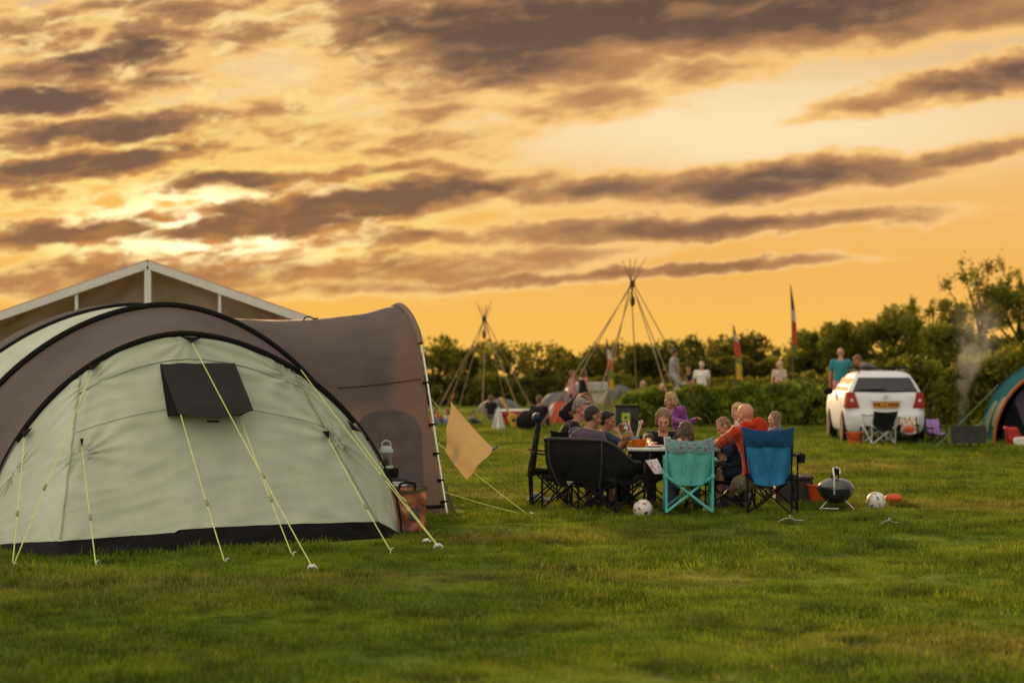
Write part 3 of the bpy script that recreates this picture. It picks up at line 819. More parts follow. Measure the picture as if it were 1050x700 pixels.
# ---------------------------------------------------------------- people: one continuous body, clothes and hair as children
_remesh = []
def later(o, voxel, smooth=3):
    _remesh.append((o, voxel, smooth)); return o
def flush_remesh():
    for o, vx, sn in _remesh:
        r = o.modifiers.new('r', 'REMESH'); r.mode = 'VOXEL'; r.voxel_size = vx; r.use_smooth_shade = True
        if sn:
            m_ = o.modifiers.new('s', 'SMOOTH'); m_.factor = .5; m_.iterations = sn
    bpy.context.view_layer.update()
    dg = bpy.context.evaluated_depsgraph_get()
    for o, vx, sn in _remesh:
        ms_ = [m for m in o.data.materials]
        me = bpy.data.meshes.new_from_object(o.evaluated_get(dg))
        me.name = o.data.name
        me.materials.clear()
        for m in ms_: me.materials.append(m)
        o.modifiers.clear(); o.data = me
        if vx < .0125 and o.name.split('.')[0] in ('top', 'bottoms', 'hair'):
            hr_ = o.name.startswith('hair'); w0 = root_loc(o)
            nv = len(me.vertices); co_ = np.empty(nv * 3, np.float32); no_ = np.empty(nv * 3, np.float32)
            me.vertices.foreach_get('co', co_); me.vertices.foreach_get('normal', no_); co_ = co_.reshape(-1, 3); no_ = no_.reshape(-1, 3); kk = np.empty((nv, 1), np.float32)
            for i_ in range(nv):
                p = Vector(co_[i_]) + w0
                if hr_: k = .007 * mnoise.noise(Vector((p.x * 55, p.y * 55, p.z * 14))) + .004 * mnoise.noise(p * 95)
                else: k = .014 * (.28 - abs(mnoise.noise(Vector((p.x * 9 + p.z * 4, p.y * 9, p.z * 13))))) + .007 * mnoise.noise(p * 24)
                kk[i_, 0] = k
            me.vertices.foreach_set('co', (co_ + no_ * kk).ravel()); me.update()
        me.polygons.foreach_set('use_smooth', [True] * len(me.polygons))
    _remesh.clear()

SKIN = {'fair': mat('fair_skin', (.47, .22, .135, 1), .55, .10, 25, spec=.35, sheen=.25),
        'tan': mat('tan_skin', (.33, .145, .080, 1), .55, .10, 25, spec=.35, sheen=.25),
        'rosy': mat('rosy_skin', (.48, .20, .125, 1), .55, .10, 25, spec=.35, sheen=.25)}
EYE = mat('dark_eye', (.03, .02, .015, 1), .2)
def cloth_mat(name, c, var=.10):
    return mat(name, c, .9, var, 12, bump=.25, bscale=90, sheen=.5, spec=.15, wr=(9, .6, .03, (1, 1, .6)))
def hair_mat(name, c):
    return mat(name, c, .55, .35, 60, bump=.5, bscale=150, spec=.4, stretch=(1, 1, .15), trans=.22, sheen=1.0)
HAIR = {'dark': hair_mat('dark_hair', (.025, .016, .011, 1)), 'brown': hair_mat('brown_hair', (.10, .055, .026, 1)), 'blond': hair_mat('blond_hair', (.48, .30, .12, 1)),
        'light': hair_mat('light_brown_hair', (.24, .14, .07, 1)), 'grey': hair_mat('grey_hair', (.26, .21, .17, 1)), 'white': hair_mat('pale_blond_hair', (.62, .48, .30, 1)), 'red': hair_mat('auburn_hair', (.20, .075, .03, 1))}

def ik(S, Tg, a, b, pole):
    d = Tg - S; L_ = d.length
    if L_ > (a + b) * .995: Tg = S + d * ((a + b) * .995 / L_); d = Tg - S; L_ = d.length
    L_ = max(L_, abs(a - b) + 1e-3)
    u = d.normalized(); x = (a * a - b * b + L_ * L_) / (2 * L_)
    h = math.sqrt(max(0, a * a - x * x))
    p = pole - u * pole.dot(u)
    p = p.normalized() if p.length > 1e-5 else Vector((0, 0, -1))
    return S + u * x + p * h, Tg

def hand(mb, wrist, d, n, s, curl=.5, side=1, inflate=0.0):
    """palm, four unequal bent fingers and a thumb from the side of the palm"""
    d = d.normalized(); n = (n - d * n.dot(d)).normalized(); x = d.cross(n).normalized() * side
    k = s
    pc = wrist + d * .085 * k
    for off in (-.026, -.009, .009, .026):
        mb.cap(wrist + x * off * .6 * k, pc + x * off * k, .015 * k, .012 * k, 8)
    for off, ln in ((-.030, .062), (-.010, .078), (.011, .082), (.031, .070)):
        a = pc + x * off * k
        d1 = (d * math.cos(curl * .9) + n * math.sin(curl * .9)); d2 = (d * math.cos(curl * 2.0) + n * math.sin(curl * 2.0))
        m_ = a + d1 * ln * .55 * k; e_ = m_ + d2 * ln * .5 * k
        mb.cap(a - d * .01 * k, m_, .0098 * k, .009 * k, 8); mb.cap(m_, e_, .009 * k, .0075 * k, 8)
    t0 = wrist + d * .025 * k + x * .026 * k; t1 = t0 + (d * .6 + x * .75 + n * .25) * .045 * k; t2 = t1 + (d * .9 + n * .35) * .032 * k
    mb.cap(t0, t1, .014 * k, .011 * k, 8); mb.cap(t1, t2, .011 * k, .008 * k, 8)

def person(label, head, s=1.0, face=0.0, lean=5.0, side=0.0, yaw=0.0, pitch=0.0, roll=0.0, hands=(None, None), feet=None, seated=True,
           top=None, sleeve='short', bottom=None, legs='long', shoe=(.05, .04, .04, 1), hair=('brown', 'short'), skin='fair', fem=False, vox=.010, group=None,
           curl=.6, hood=False, splay=.13, hatmat=None, knee_up=0.0, palm=None, stance=.1, drop=None, sock=None):
    """head: world position of the middle of the head; face: 0 looks away from the camera, 90 to the right, 180 towards it"""
    fw = Vector((math.sin(R(face)), math.cos(R(face)), 0)); rt = Vector((fw.y, -fw.x, 0)); up = Vector((0, 0, 1))
    td = (up * math.cos(R(lean)) * math.cos(R(side)) + fw * math.sin(R(lean)) + rt * math.sin(R(side))).normalized()
    nd = (td + up * .8 + fw * .15).normalized()
    head = Vector(head)
    nb = head - nd * .155 * s
    pel = nb - td * .50 * s
    tf = (fw - td * fw.dot(td)).normalized(); tr0 = tf.cross(td).normalized()
    base = Vector((pel.x, pel.y, gz(pel.x, pel.y)))
    sh_w = (.165 if fem else .185) * s
    B = MB(); TOP = MB(); BOT = MB(); SHOE = MB(); HR = MB()
    def torso(m, e, t0=-.12, t1=1.0):
        sts = [(-.14, .10, .085), (-.05, .155, .115), (.08, .165, .12), (.25, .148, .112), (.45, .142, .108), (.62, .158, .115), (.76, .172, .115), (.88, .160, .098), (.96, .105, .078), (1.0, .068, .062), (1.05, .055, .056)]
        rs = []
        for t_, rx, ry in sts:
            if t_ < t0 - 1e-6 or t_ > t1 + 1e-6: continue
            if fem and .2 < t_ < .5: rx *= .92
            if fem and t_ > .55: rx *= .93
            c = nb - td * .50 * s * (1 - t_) - tf * (.02 * s * math.sin(math.pi * min(1, max(0, t_)))) 
            rs.append([c + tr0 * (math.cos(2 * math.pi * k / 18) * (rx * s + e)) + tf * (math.sin(2 * math.pi * k / 18) * (ry * s + e)) for k in range(18)])
        m.rings(rs)
    torso(B, 0)
    B.cap(nb - td * .02 * s, head - nd * .05 * s, .056 * s, .052 * s)
    # head
    ya, pi_ = R(face + yaw), R(pitch)
    hf = Vector((math.sin(ya) * math.cos(pi_), math.cos(ya) * math.cos(pi_), -math.sin(pi_)))
    hr = Vector((math.cos(ya), -math.sin(ya), 0)); hu = hr.cross(hf).normalized()
    if roll:
        q = Quaternion(hf, R(roll)); hr = q @ hr; hu = q @ hu
    HM = Matrix((hr, hf, hu)).transposed()
    hs = s * (1.0 if s > .85 else 1.0 + (.85 - s) * .55)
    def hp(x, y, z): return head + HM @ (Vector((x, y, z)) * hs)
    def hell(m, c, r_): m.ell(hp(*c), tuple(q * hs for q in r_), HM, 18, 12)
    hell(B, (0, -.014, .032), (.074, .092, .086)); hell(B, (0, .018, -.028), (.060, .070, .084))
    B.cap(hp(-.016, .066, -.098), hp(.016, .066, -.098), .020 * hs, .020 * hs)
    B.cap(hp(0, .088, .004), hp(0, .106, -.032), .009 * hs, .0145 * hs, 8)
    for sx in (-1, 1):
        hell(B, (sx * .074, -.008, -.012), (.012, .019, .032))
        B.cap(hp(sx * .046, .072, .022), hp(sx * .010, .084, .020), .011 * hs, .011 * hs, 8)
        hell(B, (sx * .042, .058, -.030), (.022, .022, .022))
    B.cap(hp(-.020, .083, -.064), hp(.020, .083, -.064), .0085 * hs, .0085 * hs, 8)
    B.cap(hp(-.016, .080, -.078), hp(.016, .080, -.078), .0085 * hs, .0085 * hs, 8)
    # arms
    armw = []
    for i, sx in enumerate((-1, 1)):
        S = nb - td * .055 * s + tr0 * (sx * sh_w)
        tgt = hands[i]
        if tgt is None:
            tgt = (pel + fw * .26 * s + rt * (sx * .13 * s) + up * .11 * s) if seated else (S + up * (-.53 * s) + rt * (sx * .07 * s) + fw * .10 * s)
        tgt = Vector(tgt)
        E_, W_ = ik(S, tgt, .285 * s, .25 * s, (rt * sx * .7 - up * .8 - fw * .25) if drop is None else drop)
        B.cap(nb - td * .05 * s, S, .055 * s, .056 * s); B.cap(S, E_, .047 * s, .037 * s); B.cap(E_, E_.lerp(W_, .35), .038 * s, .039 * s); B.cap(E_.lerp(W_, .35), W_, .039 * s, .025 * s)
        hd = (W_ - E_).normalized(); pn = palm if palm is not None else (-up * .8 + rt * (-sx) * .5)
        if abs(hd.dot(pn.normalized())) > .9: pn = rt * (-sx) + fw * .2
        hand(B, W_, hd, pn, s, curl, sx)
        armw.append((S, E_, W_))
    # legs
    legs_ = []
    for i, sx in enumerate((-1, 1)):
        Hp = pel - td * .02 * s + rt * (sx * .088 * s)
        if feet is not None and feet[i] is not None: A_ = Vector(feet[i])
        elif seated: A_ = Vector((pel.x, pel.y, base.z)) + fw * .46 * s + rt * (sx * splay * s) + up * .085 * s
        else: A_ = Vector((pel.x, pel.y, base.z)) - fw * .03 + rt * (sx * stance * s) + up * .085 * s
        K, A_ = ik(Hp, A_, .43 * s, .42 * s, fw + up * (.9 if seated else .05) + rt * sx * .25)
        B.cap(Hp, Hp.lerp(K, .5), .086 * s, .072 * s); B.cap(Hp.lerp(K, .5), K, .072 * s, .054 * s)
        cm = K.lerp(A_, .32) - fw * .012 * s
        B.cap(K, cm, .052 * s, .053 * s); B.cap(cm, A_, .053 * s, .036 * s)
        he = A_ - fw * .045 * s - up * .045 * s; to = A_ + fw * .15 * s - up * .055 * s
        B.cap(A_, he, .036 * s, .032 * s); B.cap(he, to, .034 * s, .026 * s)
        legs_.append((Hp, K, cm, A_, he, to))
        SHOE.cap(A_ - up * .01 * s, he, .048 * s, .042 * s); SHOE.cap(he, he.lerp(to, .6), .043 * s, .044 * s); SHOE.cap(he.lerp(to, .6), to, .044 * s, .034 * s)
    o = B.build('person', SKIN[skin], None, loc=base)
    tag(o, label, 'person', group); later(o, vox)
    # clothing
    e = .012 if sleeve != 'hoodie' else .022
    if top is not None:
        torso(TOP, e, -.05, .96 if sleeve != 'tank' else .9)
        for (S, E_, W_) in armw:
            if sleeve == 'tank': TOP.cap(nb - td * .07 * s, nb - td * .07 * s + (S - nb) * .65, .05 * s + e, .045 * s + e); continue
            TOP.cap(nb - td * .055 * s, S, .052 * s + e, .057 * s + e)
            fr = .58 if sleeve == 'short' else 1.0
            TOP.cap(S, S.lerp(E_, fr), .050 * s + e, (.047 if sleeve == 'short' else .040) * s + e * 1.2)
            if fr == 1.0: 
                TOP.cap(E_, E_.lerp(W_, .92), .041 * s + e, .030 * s + e)
        if hood:
            c = nb - tf * .055 * s + td * .035 * s
            for k in range(12):
                a = 2 * math.pi * k / 12; a2 = 2 * math.pi * (k + 1) / 12
                p = lambda q: c + tr0 * (.105 * s * math.cos(q)) + tf * (.085 * s * math.sin(q) + .0) + td * (-.01 + .035 * math.sin(q)) * s
                TOP.cap(p(a), p(a2), .034 * s, .034 * s, 8)
            TOP.ell(c - tf * .07 * s - td * .05 * s, (.10 * s, .06 * s, .10 * s))
        later(TOP.build('top', top, o), max(vox, .010), 4)
    if bottom is not None:
        torso(BOT, .010, -.14, .12)
        if legs == 'skirt':
            for k in range(3):
                pass
            a, b_ = pel + td * .1 * s, (legs_[0][1] + legs_[1][1]) / 2
            BOT.cap(a, b_ - up * .12 * s, .15 * s, .21 * s, 18)
        for (Hp, K, cm, A_, he, to) in legs_:
            if legs == 'skirt': continue
            q = .012
            BOT.cap(Hp, Hp.lerp(K, .5), .088 * s + q, .076 * s + q)
            if legs == 'short':
                BOT.cap(Hp.lerp(K, .5), Hp.lerp(K, .86), .076 * s + q, .070 * s + q)
            else:
                BOT.cap(Hp.lerp(K, .5), K, .076 * s + q, .058 * s + q); BOT.cap(K, cm, .057 * s + q, .056 * s + q); BOT.cap(cm, A_.lerp(cm, .05), .056 * s + q, .045 * s + q)
        later(BOT.build('bottoms', bottom, o), max(vox, .011), 4)
    later(SHOE.build('shoes', mat('shoe_%d_%d_%d' % tuple(int(q * 99) for q in shoe[:3]), shoe, .7, .15, 20), o), max(vox, .010), 2)
    hk, hstyle = hair
    if hstyle not in ('bald', 'shaved'):
        th = {'short': .008, 'tail': .009, 'bob': .014, 'long': .014}[hstyle]
        hell(HR, (0, -.030 if hstyle != 'tail' else -.022, .046), (.074 + th, .084 + th, .080 + th))
        hell(HR, (0, -.055, -.002), (.064 + th, .055 + th, .07 + th))
        if hstyle == 'short': HR.cap(hp(-.03, .05, .105), hp(.03, .05, .105), .02 * hs, .02 * hs)
        if hstyle in ('long', 'bob', 'tail'):
            for sx in (-1, 1):
                HR.cap(hp(sx * .066, -.01, .05), hp(sx * .074, -.015, -.05), .030 * hs, .026 * hs)
            if hstyle == 'tail':
                HR.cap(hp(0, -.10, .03), hp(.0, -.145, -.05), .035 * hs, .032 * hs); HR.cap(hp(0, -.145, -.05), hp(.01, -.13, -.19), .032 * hs, .014 * hs)
            else:
                dz = -.26 if hstyle == 'long' else -.09
                for xx in (-.07, -.045, -.015, .015, .045, .07):
                    yy = -.085 + abs(xx) * .9
                    HR.cap(hp(xx, yy, .03), hp(xx * 1.08, yy - .012, dz * .55), .034 * hs, .034 * hs, 8); HR.cap(hp(xx * 1.08, yy - .012, dz * .55), hp(xx * 1.15 + .008 * math.sin(xx * 99), yy - .01, dz + .03 * math.cos(xx * 70)), .034 * hs, .020 * hs, 8)
        later(HR.build('hair', HAIR[hk], o), max(vox * .8, .008), 2)
    elif hstyle == 'shaved':
        hell(HR, (0, -.02, .036), (.0765, .091, .086)); hell(HR, (0, -.045, -.004), (.066, .058, .07))
        later(HR.build('hair', HAIR[hk], o), max(vox * .8, .008), 2)
    if vox < .013 and math.cos(R(face + yaw)) < .55:
        for sx in (-1, 1):
            m_ = MB(); m_.ell(hp(sx * .031, .0765, -.002), (.0105 * hs, .009 * hs, .0055 * hs), HM, 10, 6); m_.build('eye', EYE, o)
    o['_pelz'] = round(pel.z, 2)
    del o['_pelz']
    if vox < .013: print('PERSON', label[:40], 'pelvis z %.2f' % pel.z, 'xy %.2f %.2f' % (pel.x, pel.y))
    return o
# ---------------------------------------------------------------- folding chairs
def camp_chair(label, loc, rot, w, sd_, sh, bh, mats, tube=.011, frame=BLACKM, group='folding chairs around the table', arm_h=None, back_lean=.10, arms=True, head=.0, wide=0.0, rear_x=True, bagk=.07, name='camp_chair', rigid_back=False):
    """faces its own +Y; mats: seat, backrest, headrest band"""
    c = thing(name, loc, label, 'chair', group, rot)
    ah = arm_h or sh + .20
    hw = w / 2
    def tb(nm, *pts, r=tube): return MB().tube(pts, r, 8).build(nm, frame, c, local=True)
    for sx in (-1, 1):
        tb('back_post', (sx * hw, 0, .0), (sx * hw, -.01, sh), (sx * (hw + wide * .5), -back_lean * .6, (sh + bh) / 2), (sx * (hw + wide), -back_lean, bh))
        tb('front_post', (sx * hw, sd_, .0), (sx * hw, sd_ - .01, ah))
        MB().ell((sx * hw, 0, .012), (.022, .022, .014)).build('foot', BLACKM, c, local=True)
        MB().ell((sx * hw, sd_, .012), (.022, .022, .014)).build('foot', BLACKM, c, local=True)
        MB().box((sx * hw, -.012, sh), (.045, .05, .05), bev=.008).build('joint', frame, c, local=True)
        # side cross
        tb('cross_leg', (sx * hw, 0, .04), (sx * (hw - .01), sd_ * .5, sh * .52), (sx * hw, sd_, sh))
        tb('cross_leg', (sx * hw, sd_, .04), (sx * (hw - .012), sd_ * .5, sh * .50), (sx * hw, 0, sh))
    for yy in (0.0, sd_):
        o_ = -.014 if yy == 0 else .014
        tb('cross_leg', (-hw, yy + o_, .03), (hw, yy + o_, sh)); tb('cross_leg', (hw, yy + o_ * 2, .03), (-hw, yy + o_ * 2, sh))
    def seat(u, v):
        x = (u - .5) * w; y = v * (sd_ + .03) + .0
        sag = .075 * (1 - (2 * u - 1) ** 2) * (1 - .5 * (2 * v - 1) ** 2)
        return Vector((x, y, sh - sag + .012 * mnoise.noise(Vector((x * 8, y * 8, bh)))))
    MB().sheet(seat, 14, 14, .006).build('seat', mats[0], c, local=True, auto=80)
    zt0 = bh - head
    def back(u, v):
        x = (u - .5) * 2; z0 = sh - .055 - .05 * (1 - x * x) if not rigid_back else sh
        t_ = v
        z = z0 + (zt0 - z0) * t_
        zz = min(1, max(0, (z - sh) / (bh - sh)))
        hx = hw + wide * zz
        taper = 1.0 - .10 * (1 - t_) * (0 if rigid_back else 1)
        bag = -bagk * (1 - x * x) * (1 - .5 * t_)
        rip = .028 * math.sin(abs(x) * 8 - t_ * 2.2) * (1 - .55 * t_) + .006 * mnoise.noise(Vector((x * 4, z * 8, hw * 9)))
        return Vector((x * hx * taper, -back_lean * zz + bag + rip, z + (.02 * (x * x) - .02) * t_ * (1 if head == 0 else 0)))
    MB().sheet(back, 22, 16, .006).build('backrest', mats[1], c, local=True, auto=80)
    if head > 0:
        def hd(u, v):
            x = (u - .5) * 2; z = zt0 - .01 + (head + .01) * v
            zz = min(1.0, (z - sh) / (bh - sh)); hx = hw + wide * zz
            dip = -.035 * (1 - x * x) * v
            pf = .035 * math.sin(math.pi * v)
            return Vector((x * (hx + .012), -back_lean * zz - .065 * (1 - x * x) * .55 - pf * .3 - .012, z + dip + .012 * (x ** 4) * v))
        MB().sheet(hd, 22, 10, .014).build('headrest', mats[2], c, local=True, auto=80)
    if arms:
        for sx in (-1, 1):
            def arm(u, v): return Vector((sx * (hw + (u - .5) * .075), -.03 + v * (sd_ + .05), ah + .012 - .02 * math.sin(math.pi * v)))
            MB().sheet(arm, 4, 10, .018).build('armrest', mats[3] if len(mats) > 3 else mats[0], c, local=True, auto=80)
    return c
def fabric(name, c, **k): return mat(name, c, .78, .08, 8, trans=k.pop('trans', .10), bump=.15, bscale=300, wr=k.pop('wr', (5, 1.0, .06, (1.6, 1.6, .45))), **k)
TEAL = fabric('teal_fabric', (.12, .49, .44, 1), trans=.25)
TEALF = mat('teal_steel', (.10, .44, .39, 1), .35, .08, 20)
BLUEL = fabric('blue_fabric', (.022, .20, .42, 1), trans=.15)
BLUED = fabric('dark_blue_fabric', (.012, .075, .19, 1))
BLKF = fabric('black_polyester', (.011, .0105, .011, 1), trans=.0, spec=.15)
NAVY = fabric('navy_fabric', (.022, .038, .075, 1))
def speckle(name, base, spots, scale=26, th=.62):
    m = bpy.data.materials.new(name); t = nt(m); N_ = t.nodes; L_ = t.links
    b = N_['Principled BSDF']; b.inputs['Roughness'].default_value = .8
    tc_ = N_.new('ShaderNodeTexCoord'); col_ = base
    for i, sc_ in enumerate(spots):
        n_ = N_.new('ShaderNodeTexNoise'); n_.inputs['Scale'].default_value = scale; n_.inputs['Detail'].default_value = 2
        mp_ = N_.new('ShaderNodeMapping'); mp_.inputs['Location'].default_value = (i * 7.3, i * 3.1, 0); L_.new(tc_.outputs['Object'], mp_.inputs[0]); L_.new(mp_.outputs[0], n_.inputs['Vector'])
        g_ = N_.new('ShaderNodeMapRange'); g_.inputs[1].default_value = th - .03; g_.inputs[2].default_value = th; L_.new(n_.outputs['Fac'], g_.inputs[0])
        x_ = N_.new('ShaderNodeMix'); x_.data_type = 'RGBA'; L_.new(g_.outputs[0], x_.inputs[0])
        if isinstance(col_, tuple): x_.inputs[6].default_value = col_
        else: L_.new(col_, x_.inputs[6])
        x_.inputs[7].default_value = sc_; col_ = x_.outputs[2]
    L_.new(col_, b.inputs['Base Color'])
    return m
FLOR = speckle('flower_print_teal', (.16, .38, .36, 1), [(.36, .12, .22, 1), (.30, .36, .38, 1), (.12, .10, .22, 1)], 42, .60)
FLORW = speckle('flower_print_white', (.60, .55, .54, 1), [(.55, .16, .22, 1), (.25, .30, .34, 1)], 30, .58)

g = G(707, 527.5)
teal = camp_chair('teal folding chair with flower print headrest, its back to us', (g.x, g.y, 0), R(-2), .50, .50, .42, .835, [TEAL, TEAL, FLOR, FLORW], tube=.0155, frame=TEALF, head=.155, wide=.0, arms=False, back_lean=.06)
MB().sheet(lambda u, v: Vector((-.37, .22, .43)).lerp(Vector((-.26, .22, .435)), u).lerp(Vector((-.47, .30, .575)).lerp(Vector((-.335, .30, .59)), u), v) + Vector((0, -.02 * math.sin(math.pi * u), 0)), 6, 6, .012).build('armrest', FLORW, teal, local=True, auto=80)
MB().sheet(lambda u, v: Vector((.25 + .05 * u, -.02 + .45 * v, .60 + .01 * math.sin(v * 3))), 4, 8, .012).build('armrest', TEAL, teal, local=True, auto=80)

g = G(789, 529)
blue = camp_chair('blue high backed folding chair under the man in the red hoodie', (g.x, g.y, 0), R(-16), .47, .52, .43, .955, [BLUED, BLUEL, BLUED, BLKF], tube=.0095, head=.20, wide=.035, back_lean=.13, arm_h=.66)
MB().lathe([(.0, -.10), (.045, -.10), (.05, .0), (.044, .0), (.04, -.09), (.0, -.09)], (.285, .40, .655), 14).build('cup_holder', BLKF, blue, local=True)
g = G(551, 520)
tall = camp_chair('tall black folding chair with rolled blue head pillow, seen from its side', (g.x - .06, g.y + .25, 0), R(-88), .46, .40, .42, 1.08, [BLKF, BLKF, NAVY, BLKF], tube=.0095, head=.0, back_lean=-.10, arm_h=.62, bagk=.03)
MB().cap((-.18, .06, 1.02), (.18, .06, 1.02), .052, .052, 14).build('head_pillow', NAVY, tall, local=True)
# low padded two-seater, seen from behind
g = G(606, 525)
so_ = thing('double_camp_sofa', (g.x - .09, g.y + .08, 0), 'wide black padded two seat camp sofa seen from behind', 'camp sofa', 'folding chairs around the table', R(-38))
def plan(u):      # u 0..1 round the back from the left arm front to the right arm front
    pts = [(-.50, .40), (-.52, .25), (-.53, .05), (-.43, -.10), (-.22, -.15), (0, -.16), (.22, -.15), (.43, -.10), (.53, .05), (.52, .25), (.50, .40)]
    k = u * (len(pts) - 1); i = min(int(k), len(pts) - 2); f = k - i
    p0, p1, p2, p3 = [Vector((*pts[min(max(j, 0), len(pts) - 1)], 0)) for j in (i - 1, i, i + 1, i + 2)]
    return 0.5 * ((2 * p1) + (p2 - p0) * f + (2 * p0 - 5 * p1 + 4 * p2 - p3) * f * f + (3 * p1 - p0 - 3 * p2 + p3) * f ** 3)
def topz(u):
    k = abs(u - .5) * 2
    return .80 - .03 * k * k - .23 * sm(.30 if u > .5 else .45, .80 if u > .5 else .95, k)
def sofa(u, v):
    p = plan(u); zt_ = topz(u); zb_ = .27 + .10 * sm(.5, 1, abs(u - .5) * 2)
    out = Vector((p.x, p.y - .2, 0)).normalized()
    z = zb_ + (zt_ - zb_) * v
    return Vector((p.x, p.y, z)) + out * (.05 * math.sin(math.pi * v) - .12 * (1 - v) + .010 * mnoise.noise(Vector((u * 9, v * 5, 3))))
MB().sheet(sofa, 60, 16, .045).build('backrest', BLKF, so_, local=True, auto=60)
MB().tube([sofa(i / 60, 1.0) + Vector((0, 0, .004)) for i in range(61)], .020, 8).build('piping', mat('black_piping', (.035, .033, .032, 1), .6), so_, local=True)
for uu in (.345, .66):
    MB().tube([sofa(uu, i / 12) + Vector((sofa(uu, .5).x * .02, -.012, 0)) for i in range(13)], .011, 6).build('seam', mat('black_piping', (.035, .033, .032, 1)), so_, local=True)
lb = MB(); lb.sheet(lambda u, v: sofa(.41 + .05 * u, .04 + .085 * v) + Vector((0, -.01, 0)), 4, 4, .003); lb.build('care_label', FLORW, so_, local=True)
MB().sheet(lambda u, v: Vector(((u - .5) * 1.0, -.06 + v * .46, .40 - .05 * math.sin(math.pi * v))), 20, 12, .05).build('seat', BLKF, so_, local=True, auto=60)
for xx in (-.50, 0.0, .50):
    for yy in (-.08, .48):
        MB().tube([(xx, yy, 0), (xx, yy, .42)], .013, 8).build('post', BLACKM, so_, local=True)
for xa, xb in ((-.50, 0.0), (0.0, .50)):
    for yy in (-.09, .49):
        MB().tube([(xa, yy, .02), (xb, yy, .36)], .011, 8).build('cross_leg', BLACKM, so_, local=True)
        MB().tube([(xb, yy + .024, .02), (xa, yy + .024, .36)], .011, 8).build('cross_leg', BLACKM, so_, local=True)
for xx in (-.50, .50):
    MB().tube([(xx, -.08, .02), (xx, .48, .36)], .011, 8).build('cross_leg', BLACKM, so_, local=True)
    MB().tube([(xx + .02, .48, .02), (xx + .02, -.08, .36)], .011, 8).build('cross_leg', BLACKM, so_, local=True)
# the black-shirted woman's chair and two more behind the table
g = at(674, 512, 20.75); 
bk1 = camp_chair('black folding chair with bare steel legs under the woman in black', (g.x, 21.75, 0), R(180 - 12), .50, .48, .37, .80, [BLKF, BLKF, BLKF, BLKF], tube=.010, arm_h=.56)
bk2 = camp_chair('dark folding chair behind the table under the boy', (at(750, 500, 20.9).x, 20.85, 0), R(90 + 22), .46, .46, .34, .70, [NAVY, NAVY, NAVY, NAVY], tube=.010, arm_h=.52)
bk3 = camp_chair('dark folding chair behind the red hoodie under the blonde woman', (at(766, 500, 21.9).x, 21.95, 0), R(150), .50, .48, .40, .82, [BLKF, BLKF, BLKF, BLKF], tube=.010)
bk4 = camp_chair('dark folding chair under the grey haired person leaning on a hand', (at(586, 500, 21.6).x, 21.6, 0), R(-50), .50, .48, .40, .86, [BLKF, BLKF, BLKF, BLKF], tube=.010)

# ---------------------------------------------------------------- table and what is on it
tz = .70
tx0, tx1, ty0, ty1 = at(644, 0, 20.55).x, at(738, 0, 20.55).x, 20.55, 21.2
tb = thing('folding_table', ((tx0 + tx1) / 2, (ty0 + ty1) / 2, 0), 'grey folding camp table with pale alloy edge between the seated campers', 'table')
MB().box(((tx0 + tx1) / 2, (ty0 + ty1) / 2, tz - .015), (tx1 - tx0, ty1 - ty0, .03), bev=.006).build('tabletop', mat('table_laminate', (.34, .31, .28, 1), .5, .08, 10), tb)
for yy in (ty0 - .008, ty1 + .008): MB().box(((tx0 + tx1) / 2, yy, tz - .016), (tx1 - tx0 + .02, .016, .042), bev=.005).build('edge_rail', SILVER, tb)
for sx in (tx0 + .05, tx1 - .05):
    for yy in (ty0 + .04, ty1 - .04): MB().tube([(sx, yy, 0), (sx, yy, tz - .03)], .010, 8).build('leg', BLACKM, tb)
    MB().tube([(sx, ty0 + .04, .12), (sx, ty1 - .04, .12)], .008, 8).build('crossbar', BLACKM, tb)
def on_t(px, d): return Vector(((px - CX) / F * d, d, tz + .001))
ORANGE = mat('orange_plastic', (.72, .19, .018, 1), .4, .08, 10, trans=.25)
ORED = mat('orange_red_plastic', (.62, .085, .018, 1), .42, .1, 8, trans=.10)
p = on_t(656, 20.7)
bw = MB().lathe([(.0, .004), (.055, .004), (.062, .012), (.088, .085), (.083, .085), (.057, .018), (.0, .012)], p, 22).build('bowl', ORANGE); tag(bw, 'orange plastic bowl standing on the near edge of the table', 'bowl')
bw2 = MB().lathe([(.0, .004), (.05, .004), (.075, .06), (.07, .06), (.046, .014), (.0, .01)], on_t(647, 20.88), 20).build('bowl', mat('yellow_orange_plastic', (.70, .27, .03, 1), .4)); tag(bw2, 'yellow orange bowl behind the larger orange bowl', 'bowl')
p = on_t(651, 21.0)
cd = thing('cutlery_jar', p, 'green banded jar full of kitchen utensils on the table', 'jar')
MB().lathe([(.0, .003), (.048, .003), (.05, .075), (.0, .075)], p, 18).build('jar', mat('olive_jar', (.25, .24, .03, 1), .4), cd)
MB().lathe([(.047, .075), (.052, .08), (.052, .115), (.046, .118), (.044, .08)], p, 18).build('rim', mat('grey_blue_rim', (.16, .26, .30, 1), .4), cd)
rnd = random.Random(4)
UT = [mat('ut_red', (.35, .05, .03, 1), .4), mat('ut_white', (.68, .62, .55, 1), .4), BLACKM, SILVER]
for k in range(7):
    a = k * 2.4; r_ = .03
    b0 = p + Vector((r_ * .6 * math.cos(a), r_ * .6 * math.sin(a), .05)); b1 = p + Vector((r_ * 3.0 * math.cos(a), r_ * 1.2 * math.sin(a), .26 + .05 * rnd.random()))
    m_ = MB(); m_.tube([b0, b1], .0055, 6); m_.ell(b1, (.012, .005, .017), seg=10, ring=7); m_.build('utensil', UT[k % 4], cd)
